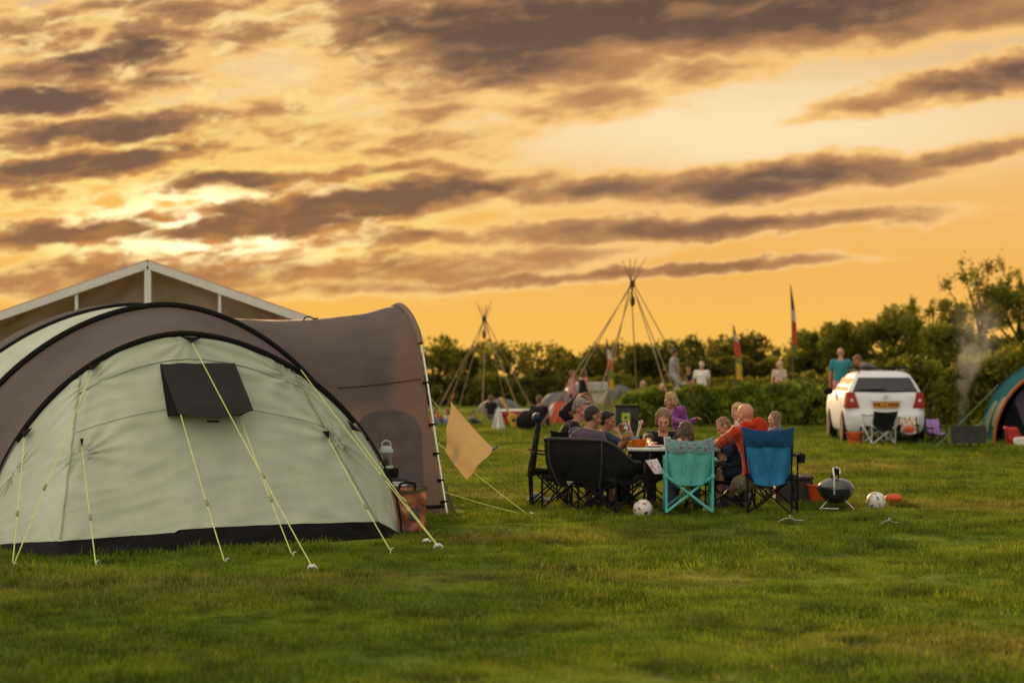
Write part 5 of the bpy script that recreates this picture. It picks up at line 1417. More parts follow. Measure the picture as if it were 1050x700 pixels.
AI = hoop(c0 + ad_ * .95, ld, TR - .42, TH - .28, DOM)
mb = MB(); mb.sheet(lambda u, v: (c0 + ad_ * 1.0 + ld * ((u - .5) * 2.4)).lerp(AI(u), v), 40, 10, .006, mfn=lambda u, v: 1 if u > .20 else 0); mb.build('inner_door', [mat('inner_shade', (.012, .014, .016, 1), .8), LIL], d_, auto=80)  # left strip near black: shade inside the tent put into the colour
MB().sheet(lambda u, v: loft(A1, A2, .02)(.0 + .2 * u, v) + ad_ * .02 + ld * .04, 10, 6, .004).build('inner_shade_sheet', mat('inner_shade', (.012, .014, .016, 1), .8), d_)  # near-black sheet painting the shade of the recess behind the flysheet
for (a, b_) in ((at(1024, 394, dt), G(958, 460)), (at(1016, 420, dt + .3), G(985, 459)), (at(1013, 432, dt + .3), G(960, 449))):
    b_.z = .02; rope(a, b_, .009, d_, ROPE_D)
g = G(1043, 457)
bg_ = thing('carrier_bag', (g.x, g.y, 0), 'red and white carrier bag slumped at the dome tent door', 'bag')
RB = mat('red_nylon', (.36, .022, .014, 1), .5, .15, 6, wr=(6, .8, .04, (1, 1, 1)))
def lump(c, rx, ry, rz, sd__, tilt=0.0):
    def f(u, v):
        a = 2 * math.pi * u; t_ = math.pi * v
        p = Vector((rx * math.sin(t_) * math.cos(a), ry * math.sin(t_) * math.sin(a), rz * math.cos(t_)))
        p *= 1 + .16 * mnoise.noise(p * 6 + Vector((sd__, 0, 0)))
        p.x += tilt * p.z
        return Vector(c) + p
    return f
def crump(c, rx, ry, rz, sd__, tilt=0.0):
    def f(u, v):
        a = 2 * math.pi * u; t_ = math.pi * v; q = lambda w_: math.copysign(abs(w_) ** .45, w_)
        p = Vector((rx * abs(math.sin(t_)) ** .45 * q(math.cos(a)), ry * abs(math.sin(t_)) ** .45 * q(math.sin(a)), rz * q(math.cos(t_))))
        p *= 1 + .22 * mnoise.noise(p * 9 + Vector((sd__, 0, 0)))
        p.x += tilt * p.z; p.z = max(p.z, -rz)
        return Vector(c) + p
    return f
MB().sheet(crump((g.x - .05, g.y + .1, .19), .15, .10, .19, 2, -.30), 28, 18).build('bag_body', RB, bg_)
MB().sheet(crump((g.x + .07, g.y - .02, .09), .15, .10, .09, 5, -.2), 28, 16).build('white_panel', mat('white_bag', (.62, .56, .52, 1), .5, wr=(6, .8, .04, (1, 1, 1))), bg_)

# ---------------------------------------------------------------- tipi frames of bare poles
WOOD = mat('peeled_pole', (.30, .19, .095, 1), .7, .2, 14, stretch=(1, 1, .1)); BIND = mat('dark_binding', (.05, .03, .025, 1), .9)
def tipi(label, cpx, cpy, d, feet, tip, r=.0155, bundle=None):
    c = at(cpx, cpy, d)
    o = thing('tipi_frame', (c.x, c.y, 0), label, 'pole frame', 'bare tipi pole frames')
    rn = random.Random(int(cpx))
    for i, (dx, dy, tl_) in enumerate(feet):
        f = Vector((c.x + dx, c.y + dy, gz(c.x + dx, c.y + dy)))
        v = (c - f); L_ = v.length; v /= L_
        off = Vector((rn.uniform(-.05, .05), rn.uniform(-.05, .05), rn.uniform(-.05, .05)))
        top_ = c + off + v * tl_ * tip
        MB().tube([f, f.lerp(c + off, .5) + Vector((rn.uniform(-.02, .02), 0, 0)), c + off, top_], [r * 1.15, r, r * .75, r * .5], 8).build('pole', WOOD, o)
    MB().lathe([(.03, -.10), (.065, -.06), (.065, .05), (.03, .10)], c, 12).build('rope_binding', BIND, o)
    if bundle: MB().sheet(lump(c + Vector((.0, -.05, -.45)), .06, .05, .14, 3), 16, 12).build('hanging_bundle', BIND, o)
    MB().tube([c + Vector((0, 0, -.1)), c + Vector((0, -.05, -.4))], .012, 6).build('hanging_rope', BIND, o)
    return o
tipi('tall bare tipi frame of crossed poles beside the hedge', 648.5, 291, 48,
     [(-2.45, -.6, .7), (-2.10, .9, 1.1), (-1.25, -1.6, .75), (-.75, 1.6, .95), (1.05, -1.5, .7), (1.45, -.4, 1.0), (2.2, 1.0, .65), (.3, 2.2, 1.0)], .70, bundle=True)
tipi('smaller bare tipi frame of crossed poles near the awning', 496.5, 327, 55,
     [(-1.55, -.5, .8), (-1.30, .6, 1.0), (-.9, 1.3, .7), (-.05, -1.6, .9), (.75, 1.4, .7), (1.15, -.9, .8), (1.6, .3, 1.0)], .55, r=.0145, bundle=True)

# ---------------------------------------------------------------- tall feather flags
def flag(label, px, top, bot_, sail_bot, d, cols, lean=.0, sw=9):
    base = at(px, bot_, d); base.z = gz(base.x, base.y); tp_ = at(px - 3 + lean, top, d)
    o = thing('feather_flag', base, label, 'flag', 'tall feather flags')
    pole = [base.lerp(tp_, i / 8) + Vector((.03 * math.sin(i / 8 * 3), 0, 0)) for i in range(9)]
    MB().tube(pole, [.022 - .0017 * i for i in range(9)], 8).build('pole', mat('flag_pole', (.16, .10, .06, 1), .6), o)
    zb = at(px, sail_bot, d).z
    sm_ = []
    for i, c in enumerate(cols):
        v0, v1 = i / len(cols), (i + 1) / len(cols)
        def f(u, v, v0=v0, v1=v1):
            t_ = v0 + (v1 - v0) * v
            z = tp_.z - .05 + (zb - tp_.z) * t_
            k = (z - base.z) / (tp_.z - base.z); p = base.lerp(tp_, k)
            w_ = (sw / F * d) * (.12 + 1.0 * math.sin(math.pi * min(1, .08 + t_ * .62)) * (1 - .25 * t_))
            ang = .5 + .5 * math.sin(t_ * 5)
            return Vector((p.x + .03 + w_ * u * (.7 + .3 * ang) + .12 * t_ * u, p.y + w_ * u * .7 * math.sin(t_ * 6 + 1) + .03 * math.sin(u * 9 + t_ * 8), z - .10 * u * u))
        MB().sheet(f, 8, 6, .004).build('sail_panel', c, o, auto=80)
    return o
fm = lambda n, c: mat(n, c, .7, .1, 5, trans=.4)
FC = [fm('flag_slate', (.10, .10, .13, 1)), fm('flag_white', (.60, .52, .46, 1)), fm('flag_red', (.52, .10, .04, 1)), fm('flag_red', (.52, .10, .04, 1)), fm('flag_green', (.22, .26, .05, 1)), fm('flag_yellow', (.60, .44, .05, 1))]
flag('feather flag in slate, red and yellow standing between the tipi and the blonde woman', 755, 332, 400, 386, 56, [FC[0], FC[1], FC[2], FC[3], FC[4], FC[5], FC[5]], lean=-1, sw=5)
flag('tallest feather flag, furled tight against the sky beside the blonde woman', 813, 291, 405, 363, 57, [FC[0], FC[0], FC[1], FC[2], FC[3], FC[4]], lean=0, sw=2.6)
flag('feather flag hanging behind the left poles of the tall tipi frame', 624, 346, 425, 396, 60, [FC[0], FC[1], FC[2], FC[4], FC[5]], lean=0, sw=4.5)

# ---------------------------------------------------------------- distant tents, board, guitar and camp things
GREYN = mat('grey_nylon', (.13, .12, .11, 1), .7, .1, 2, trans=.05, wr=(2, .5, .05, (1, 1, 1)))
def small_dome(label, px, base_y, wpx, top, d, m, grp='small tents far across the field'):
    c = at(px, 0, d); h = at(px, top, d).z; hw = wpx / 2 / F * d
    o = thing('small_tent', (c.x, c.y, 0), label, 'tent', grp)
    def f(u, v):
        a = 2 * math.pi * u; t_ = v * math.pi / 2
        k = math.cos(t_) ** .75
        q = 1 + .06 * abs(math.sin(a * 2))
        return Vector((c.x + hw * k * math.cos(a) / q, c.y + hw * k * math.sin(a) / q, h * math.sin(t_)))
    MB().sheet(f, 32, 10).build('flysheet', m, o, auto=50)
    MB().sheet(lambda u, v: f(-.25 + (u - .5) * .13 * (1 - v), .02 + v * .7) + Vector((0, -.02, 0)), 6, 8, .01).build('door', mat('dark_door', (.07, .065, .06, 1), .7), o)
    for k in range(2): MB().tube([f(.125 + .25 * k + (.5 if i > 10 else 0), (i if i <= 10 else 20 - i) / 10.0) + Vector((0, 0, .01)) for i in range(21)], .02, 6).build('pole_sleeve', mat('grey_sleeve', (.12, .11, .10, 1), .7), o)
    return o
small_dome('grey dome tent far off behind the dark board', 635, 0, 38, 395, 62, GREYN)
small_dome('grey dome tent far off beside the pale walled tent', 575, 0, 44, 402, 66, GREYN)
small_dome('low grey dome tent far off behind the smaller tipi frame', 512, 0, 46, 409, 64, GREYN)
c = at(604, 0, 70); hw = 22 / F * 70; ht = at(604, 400, 70).z; hr_ = at(604, 392, 70).z
o = thing('frame_tent', (c.x, c.y, 0), 'pale walled tent with low pitched roof far behind the left poles', 'tent', 'small tents far across the field')
MB().box((c.x, c.y, ht / 2), (hw * 2, 2.2, ht), bev=.03).build('wall', mat('pale_canvas', (.58, .50, .38, 1), .7, .06, 2, trans=.15), o)
MB().rings([[Vector((c.x - hw - .1, c.y + y, ht)), Vector((c.x - hw * .6, c.y + y, hr_)), Vector((c.x + hw * .9, c.y + y, hr_)), Vector((c.x + hw + .1, c.y + y, ht))] for y in (-1.25, 1.25)]).build('roof', mat('grey_roof', (.36, .34, .32, 1), .7), o, smooth=False)
MB().box((c.x - .3, c.y - 1.105, ht * .42), (.7, .02, ht * .8)).build('door', mat('dark_door', (.07, .065, .06, 1), .7), o)
# dark information board with a green emblem
bd = 44.5; b0, b1 = at(631, 450, bd), at(655, 416.5, bd)
o = thing('notice_board', ((b0.x + b1.x) / 2, bd, 0), 'dark board with a yellow green square emblem and white lines of print', 'board')
MB().box(((b0.x + b1.x) / 2, bd + .2, b1.z / 2 + .02), (b1.x - b0.x, .45, b1.z - .04), bev=.02).build('board', mat('charcoal_board', (.028, .025, .022, 1), .6), o)
MB().box(((b0.x + b1.x) / 2, bd + .2, b1.z + .01), (b1.x - b0.x + .04, .49, .05), bev=.01).build('lid', BPL, o)
em_ = at(641.7, 427.3, bd); MB().box((em_.x, bd - .03, em_.z), (.19, .012, .19)).build('emblem_panel', mat('lime_panel', (.42, .43, .045, 1), .5), o)
MB().lathe([(.0, 0), (.045, 0), (.03, .008), (0, .008)], (em_.x, bd - .04, em_.z - .01), 14, rot=Matrix.Rotation(R(90), 3, 'X')).build('emblem', mat('dark_green', (.05, .07, .015, 1), .6), o)
for (px_, py_, w_, h_) in ((641.5, 434.3, 8, 2.8), (636, 438, 3, 3), (641.5, 438.2, 5.5, 2.5), (636, 443, 3, 3), (642.5, 443.5, 7, 2.6), (643, 446.3, 6, 1.6)):
    p = at(px_, py_, bd); MB().box((p.x, bd - .028, p.z), (w_ / F * bd, .008, h_ / F * bd)).build('print_line', PEG, o)
# red table with a white top, guitar, round bag, beanbag
d2 = 50.0
t0_, t1_ = at(511, 0, d2).x, at(543, 0, d2).x; zt2 = at(0, 420.5, d2).z
o = thing('picnic_table', ((t0_ + t1_) / 2, d2, 0), 'red folding table with a white top far off behind the guitar', 'table')
MB().box(((t0_ + t1_) / 2, d2, zt2), (t1_ - t0_, .6, .05), bev=.01).build('tabletop', PEG, o)
MB().box(((t0_ + t1_) / 2, d2 - .28, zt2 - .07), (t1_ - t0_ - .04, .03, .09)).build('apron', RB, o)
for sx in (t0_ + .05, t1_ - .05):
    for yy in (-.25, .25): MB().tube([(sx, d2 + yy, 0), (sx, d2 + yy, zt2 - .03)], .02, 8).build('leg', RB, o)
MB().box((t0_ + .16, d2, .22), (.26, .4, .40), bev=.03).build('cupboard', RB, o)
rb2 = MB().sheet(lump((t1_ - .15, d2 - .1, .30), .16, .16, .13, 8), 16, 10).build('red_bundle', RB); rb2.name = 'folded_blanket'; tag(rb2, 'red bundled blanket under the white topped red table', 'blanket')
gd = 48.6
GY = mat('honey_wood', (.56, .29, .03, 1), .3, .12, 6)
gt = thing('guitar', at(527, 437, gd) * 1, 'honey yellow acoustic guitar leaning in front of the red table', 'guitar'); gt.location.z = 0
gb = at(528, 433, gd); gn = at(516.5, 413, gd); ax_ = (gn - gb).normalized(); lt_ = Vector((ax_.z, 0, -ax_.x))
prof = [(-.20, .02), (-.19, .12), (-.13, .185), (-.05, .18), (.03, .125), (.10, .115), (.16, .13), (.22, .10), (.245, .02)]
poly = [gb + ax_ * a + lt_ * w_ for a, w_ in prof] + [gb + ax_ * a - lt_ * w_ for a, w_ in reversed(prof)]
MB().prism(poly, (0, 1, 0), .10).build('guitar_body', GY, gt)
MB().lathe([(.0, 0), (.05, 0), (.05, .006), (.0, .006)], gb + ax_ * .07 + Vector((0, -.004, 0)), 16, rot=Matrix.Rotation(R(90), 3, 'X')).build('sound_hole', BPL, gt)
nk = MB(); nk.tube([gb + ax_ * .20 + Vector((0, -.01, 0)), gb + ax_ * .62], .03, 8); nk.build('neck', GY, gt)
MB().box(gb + ax_ * .68, (.08, .03, .16), rot=Matrix.Rotation(math.atan2(ax_.x, ax_.z), 3, 'Y'), bev=.01).build('headstock', GY, gt)
g = G(540, 441); bp_ = MB().sheet(lump((g.x, g.y + .2, .24), .27, .2, .25, 4), 20, 14).build('backpack', BLKF, None, loc=(g.x, g.y + .2, 0)); tag(bp_, 'round black backpack on the grass right of the guitar', 'backpack')
g = G(511, 441); wb = MB(); wb.sheet(lambda u, v: Vector((g.x + (u - .5) * (.28 * (1 - v) + .05), g.y + .25 + .08 * math.sin(u * 9) * (1 - v),   .02 + .55 * v)), 12, 10, .02); tag(wb.build('windbreak_cloth', WHITET), 'white cloth hanging in a narrow triangle left of the guitar', 'cloth')
bb = at(574, 0, 52); bbo = thing('pop_up_shelter', (bb.x, bb.y, 0), 'small orange red play shelter behind the poles of the tall tipi', 'shelter')
ORN = mat('orange_nylon', (.52, .07, .018, 1), .55, .12, 4, trans=.25, wr=(4, .6, .04, (1, 1, 1)))
MB().sheet(lambda u, v: (lambda a, t_: Vector((bb.x + .36 * math.cos(a) * math.cos(t_) ** .6, bb.y + .36 * math.sin(a) * math.cos(t_) ** .6, .62 * math.sin(t_))))(2 * math.pi * u, v * math.pi / 2), 28, 10).build('shelter_shell', ORN, bbo)
MB().tube([(bb.x + .37 * math.cos(R(a)), bb.y - .1, .63 * math.sin(R(a))) for a in range(0, 181, 12)], .02, 6).build('hoop', ORN, bbo)
g = at(563, 434, 51); MB_ = MB(); MB_.cap(Vector((g.x - .08, 51, .06)), Vector((g.x + .10, 51, .50)), .06, .05, 12); tag(MB_.build('rolled_mat', PEG), 'pale rolled mat standing tilted left of the orange shelter', 'mat')

# ---------------------------------------------------------------- people further off
GB = 'people further off across the field'
fa = dict(vox=.017, group=GB)
person('man in a grey t-shirt and pale shorts standing on the bank looking down', at(692, 362, 57.5), 1.0, 75, 3, 0, yaw=5, pitch=32, top=GREYT, bottom=cloth_mat('pale_denim', (.36, .36, .38, 1)), legs='long', hair=('dark', 'short'), skin='tan', seated=False, **fa)
person('child in a dark top sitting beside the grey shirted man', at(706, 379, 57.3), .78, 250, 12, 0, pitch=20, top=BLACKT, bottom=DKT, hair=('red', 'short'), **fa)
person('person with pale blond hair in a white t-shirt, back to us on the bank', at(719.5, 374.5, 56.6), .98, 5, 2, 0, top=WHITET, bottom=GREYS, hair=('white', 'short'), seated=False, **fa)
person('blond child in a black top and jeans perched beside the tipi poles', at(659, 394.5, 51.2), .84, 250, 12, 0, pitch=14, top=BLACKT, bottom=JEAN, hair=('blond', 'short'), **fa)
person('small child with bright blond hair half hidden behind the hedge', at(679, 396, 54.5), .62, 180, 4, 0, top=CREAM, bottom=JEAN, hair=('white', 'bob'), seated=False, **fa)
person('woman with long blonde hair in a cream top and black straps by the tallest flag', at(799, 374, 57.2), .97, 200, 4, 0, yaw=60, top=CREAM, bottom=PINK, legs='skirt', hair=('white', 'long'), fem=True, seated=False, **fa)
person('balding man in a teal t-shirt and pink shorts standing beyond the car', at(862, 362, 45.2), 1.03, 10, 2, 0, pitch=14, top=TEALT, bottom=PINK, legs='short', hair=('grey', 'bald'), skin='rosy', seated=False, **fa)
person('man in a dark plaid shirt bending over beyond the car roof', at(879, 369.5, 44.6), 1.0, 275, 62, 0, yaw=-6, pitch=30, top=OLIVE, sleeve='long', bottom=DKT, hair=('red', 'short'), skin='tan', seated=False, **fa)
person('woman with long dark hair in a long black dress behind the left tipi poles', at(599, 382, 60), 1.0, 60, 4, 0, top=BLACKT, sleeve='tank', bottom=BLACKT, legs='skirt', hair=('brown', 'long'), fem=True, seated=False, **fa)
person('person in a pinkish top standing left of the woman in the black dress', at(587.5, 383.5, 60.6), .99, 100, 3, 0, top=PINK, sleeve='long', bottom=MAROON, hair=('red', 'short'), seated=False, **fa)
person('child in a black t-shirt and grey shorts standing by the smaller tipi', at(503.5, 408.5, 52), .68, 20, 2, 0, top=BLACKT, bottom=GREYS, legs='short', hair=('red', 'long'), seated=False, **fa)
person('person in a black t-shirt sitting low beside the red table', at(553, 410, 49.4), .98, 20, 10, 0, top=BLACKT, bottom=DKT, hair=('red', 'short'), skin='tan', **fa)
person('child in an orange top and jeans sitting near the awning ropes', at(448, 421, 50), .72, 140, 12, 6, pitch=12, top=ORG, bottom=JEAN, hair=('brown', 'bob'), fem=True, **fa)
person('child in a cream top sitting on the grass behind the tea towel', at(458, 422, 50.5), .70, 220, 10, 0, pitch=12, top=CREAM, bottom=JEAN, hair=('red', 'bob'), **fa)
person('child in a blue top sitting on the grass right of the tea towel', at(486, 424, 51), .66, 110, 14, 0, pitch=12, top=BLUET, bottom=DKT, hair=('brown', 'short'), **fa)
flush_remesh()
# ---------------------------------------------------------------- the field
xs = sorted(set([round(-26 + .35 * i, 3) for i in range(150)] + [-300, -230, -160, -110, -80, -60, -45, -35, 35, 45, 60, 80, 110, 160, 230, 300] + [27 + 1.5 * i for i in range(5)]))
ys = sorted(set([4 + .3 * i for i in range(190)] + [-60, -40, -25, -12, -5, 0] + [61 + 2 * i for i in range(22)] + [110, 130, 160, 220, 320]))
gm = MB(); W_ = len(xs)
gm.v = [Vector((x, y, gz(x, y))) for y in ys for x in xs]
gm.f = [(j * W_ + i, j * W_ + i + 1, (j + 1) * W_ + i + 1, (j + 1) * W_ + i) for j in range(len(ys) - 1) for i in range(W_ - 1)]; gm.m = [0] * len(gm.f)
def turf(name, blades):
    m = bpy.data.materials.new(name); t = nt(m); N_ = t.nodes; L_ = t.links
    b = N_['Principled BSDF']; b.inputs['Roughness'].default_value = .8; b.inputs['Specular IOR Level'].default_value = .05
    ge = N_.new('ShaderNodeNewGeometry')
    def nz(sc, det, lo, hi, st=(1, 1, 1), loc=(0, 0, 0)):
        mp_ = N_.new('ShaderNodeMapping'); mp_.inputs['Scale'].default_value = st; mp_.inputs['Location'].default_value = loc; L_.new(ge.outputs['Position'], mp_.inputs[0])
        n = N_.new('ShaderNodeTexNoise'); n.inputs['Scale'].default_value = sc; n.inputs['Detail'].default_value = det; L_.new(mp_.outputs[0], n.inputs['Vector'])
        r = N_.new('ShaderNodeMapRange'); r.inputs[1].default_value = lo; r.inputs[2].default_value = hi; L_.new(n.outputs['Fac'], r.inputs[0]); return r.outputs[0]
    def mx(f, a, b_):
        n = N_.new('ShaderNodeMix'); n.data_type = 'RGBA'
        if isinstance(f, float): n.inputs[0].default_value = f
        else: L_.new(f, n.inputs[0])
        for i, q in ((6, a), (7, b_)):
            if isinstance(q, tuple): n.inputs[i].default_value = q
            else: L_.new(q, n.inputs[i])
        return n.outputs[2]
    k = 1.0 if blades else .8
    g1, g2, st_, dk = [tuple(x * k for x in q) + (1,) for q in ((.105, .188, .009), (.195, .258, .012), (.30, .262, .048), (.050, .090, .007))]
    c = mx(nz(.8, 6, .40, .60), g1, g2)
    c = mx(nz(.17, 3, .52, .66, (.6, 1.6, 1)), c, st_)
    c = mx(nz(2.4, 5, .52, .68, (1, .8, 1), (4, 9, 0)), c, dk)
    if blades:
        at__ = N_.new('ShaderNodeAttribute'); at__.attribute_name = 'tint'
        c = mx(at__.outputs['Fac'], c, (.26, .20, .06, 1))
        oi = N_.new('ShaderNodeObjectInfo'); rr2 = N_.new('ShaderNodeMapRange'); rr2.inputs[3].default_value = .45; rr2.inputs[4].default_value = 1.5; L_.new(oi.outputs['Random'], rr2.inputs[0])
        vs2 = N_.new('ShaderNodeVectorMath'); vs2.operation = 'SCALE'; L_.new(c, vs2.inputs[0]); L_.new(rr2.outputs[0], vs2.inputs['Scale']); c = vs2.outputs[0]
    L_.new(c, b.inputs['Base Color'])
    if blades:
        tr = N_.new('ShaderNodeBsdfTranslucent'); L_.new(c, tr.inputs[0]); ms = N_.new('ShaderNodeMixShader'); ms.inputs[0].default_value = .45
        L_.new(b.outputs[0], ms.inputs[1]); L_.new(tr.outputs[0], ms.inputs[2]); L_.new(ms.outputs[0], N_['Material Output'].inputs[0])
    else:
        n = N_.new('ShaderNodeTexNoise'); n.inputs['Scale'].default_value = 14; n.inputs['Detail'].default_value = 8; n.inputs['Roughness'].default_value = .7; L_.new(ge.outputs['Position'], n.inputs['Vector'])
        bp = N_.new('ShaderNodeBump'); bp.inputs['Strength'].default_value = .9; bp.inputs['Distance'].default_value = .06; L_.new(n.outputs['Fac'], bp.inputs['Height']); L_.new(bp.outputs[0], b.inputs['Normal'])
    return m
go = gm.build('ground', turf('turf', False)); go['kind'] = 'structure'
BL = turf('grass_blade', True)
src = bpy.data.collections.new('grass_tufts')
def tuft(seed, n, rad, hmin, hmax, wd):
    rn = np.random.default_rng(seed); V = []; Fc = []; tint = []
    for i in range(n):
        x, y = rn.normal(0, rad * .5, 2); h = rn.uniform(hmin, hmax); a = rn.uniform(0, 2 * math.pi); ln = rn.uniform(.2, 1.0) * h
        dx, dy = math.cos(a), math.sin(a); sxx, syy = -dy * wd, dx * wd
        k = len(V); tt = 1.0 if rn.random() < .10 else rn.random() * .25
        for t_, w_ in ((0, 1), (.5, .85)):
            cx_, cy_ = x + dx * ln * t_ * t_, y + dy * ln * t_ * t_; z = h * t_ * (1 - .15 * t_)
            V += [(cx_ - sxx * w_, cy_ - syy * w_, z), (cx_ + sxx * w_, cy_ + syy * w_, z)]; tint += [tt, tt]
        V.append((x + dx * ln, y + dy * ln, h * .85)); tint.append(tt)
        Fc += [(k, k + 1, k + 3, k + 2), (k + 2, k + 3, k + 4)]
    me = bpy.data.meshes.new('tuft'); me.from_pydata(V, [], Fc); me.materials.append(BL)
    me.attributes.new('tint', 'FLOAT', 'POINT').data.foreach_set('value', tint)
    o = bpy.data.objects.new('tuft_%d' % seed, me); src.objects.link(o)
for sd_, n, rad, h0, h1, wd in ((1, 90, .20, .015, .034, .0022), (2, 90, .20, .018, .040, .0022), (3, 90, .17, .02, .046, .0022), (4, 60, .12, .03, .062, .0024)): tuft(sd_, n, rad, h0, h1, wd)
def scatter(name, pts, scl, label):
    me = bpy.data.meshes.new(name); me.from_pydata(pts, [], [])
    me.attributes.new('scl', 'FLOAT', 'POINT').data.foreach_set('value', scl)
    o = bpy.data.objects.new(name, me); col.objects.link(o)
    ng = bpy.data.node_groups.new(name, 'GeometryNodeTree')
    ng.interface.new_socket('Geometry', in_out='INPUT', socket_type='NodeSocketGeometry'); ng.interface.new_socket('Geometry', in_out='OUTPUT', socket_type='NodeSocketGeometry')
    gi = ng.nodes.new('NodeGroupInput'); gout = ng.nodes.new('NodeGroupOutput')
    ip = ng.nodes.new('GeometryNodeInstanceOnPoints'); ci = ng.nodes.new('GeometryNodeCollectionInfo'); ci.inputs[0].default_value = src; ci.inputs[1].default_value = True; ci.inputs[2].default_value = True
    rv = ng.nodes.new('FunctionNodeRandomValue'); rv.data_type = 'FLOAT_VECTOR'; rv.inputs[0].default_value = (-.12, -.12, 0); rv.inputs[1].default_value = (.12, .12, 6.283)
    na = ng.nodes.new('GeometryNodeInputNamedAttribute'); na.data_type = 'FLOAT'; na.inputs[0].default_value = 'scl'
    ng.links.new(gi.outputs[0], ip.inputs['Points']); ng.links.new(ci.outputs[0], ip.inputs['Instance']); ip.inputs['Pick Instance'].default_value = True
    ng.links.new(rv.outputs[0], ip.inputs['Rotation']); ng.links.new(na.outputs[0], ip.inputs['Scale']); ng.links.new(ip.outputs[0], gout.inputs[0])
    md = o.modifiers.new('scatter', 'NODES'); md.node_group = ng
    return tag(o, label, 'grass', kind='stuff')
rg = np.random.default_rng(11); pts = []; scl = []
for d0, d1, dens_, s0 in ((7.5, 14, 120, 1.0), (14, 22, 80, 1.1), (22, 34, 40, 1.35), (34, 52, 16, 1.8), (52, 66, 7, 2.2)):
    n = int((d1 ** 2 - d0 ** 2) * .405 * 1.02 * dens_)
    yy = np.sqrt(rg.uniform(d0 ** 2, d1 ** 2, n)); xx = yy * rg.uniform(-.42, .42, n)
    for x, y in zip(xx, yy):
        k = mnoise.noise(Vector((x * .9, y * .9, 0))) + .5 * mnoise.noise(Vector((x * 2.7, y * 2.7, 5)))
        pts.append((x, y, gz(x, y) - .004)); scl.append(s0 * max(.45, 1.0 + .85 * k) * rg.uniform(.7, 1.3))
# keep grass from poking through the shut tent: drop tufts inside the pod and under the awning
keep = []
for i, (x, y, z) in enumerate(pts):
    q = Vector((x, y, 0)) - CB; u_, v_ = q.dot(lv), q.dot(av)
    if -1.6 < u_ < 1.9 and -.9 < v_ < 3.5: continue
    keep.append(i)
scatter('grass', [pts[i] for i in keep], [scl[i] for i in keep], 'short rough green and straw coloured grass over the field')

# ---------------------------------------------------------------- foliage
def leaf_mat(name, c1, c2, c3, trans=.55):
    m = bpy.data.materials.new(name); t = nt(m); N_ = t.nodes; L_ = t.links
    b = N_['Principled BSDF']; b.inputs['Roughness'].default_value = .6; b.inputs['Specular IOR Level'].default_value = .2
    ge = N_.new('ShaderNodeNewGeometry'); cr = N_.new('ShaderNodeValToRGB'); L_.new(ge.outputs['Random Per Island'], cr.inputs[0])
    e = cr.color_ramp.elements; e[0].color = c1; e[1].color = c3; q = e.new(.55); q.color = c2
    tc_ = N_.new('ShaderNodeTexCoord'); n = N_.new('ShaderNodeTexNoise'); n.inputs['Scale'].default_value = 1.3; n.inputs['Detail'].default_value = 3; L_.new(tc_.outputs['Object'], n.inputs['Vector'])
    r = N_.new('ShaderNodeMapRange'); r.inputs[1].default_value = .4; r.inputs[2].default_value = .62; r.inputs[3].default_value = .55; r.inputs[4].default_value = 1.25; L_.new(n.outputs['Fac'], r.inputs[0])
    vm = N_.new('ShaderNodeVectorMath'); vm.operation = 'SCALE'; L_.new(cr.outputs[0], vm.inputs[0]); L_.new(r.outputs[0], vm.inputs['Scale'])
    L_.new(vm.outputs[0], b.inputs['Base Color'])
    tr = N_.new('ShaderNodeBsdfTranslucent'); L_.new(vm.outputs[0], tr.inputs[0]); ms = N_.new('ShaderNodeMixShader'); ms.inputs[0].default_value = trans
    L_.new(b.outputs[0], ms.inputs[1]); L_.new(tr.outputs[0], ms.inputs[2]); L_.new(ms.outputs[0], N_['Material Output'].inputs[0])
    return m
LF_D = leaf_mat('dark_leaf', (.085, .090, .009, 1), (.14, .132, .014, 1), (.22, .185, .024, 1))
LF_M = leaf_mat('mid_leaf', (.12, .135, .010, 1), (.20, .195, .016, 1), (.31, .26, .03, 1))
LF_B = leaf_mat('bright_leaf', (.10, .150, .012, 1), (.18, .23, .018, 1), (.29, .31, .035, 1))
BARK = mat('bark', (.055, .038, .024, 1), .9, .3, 8, bump=.6, bscale=30)
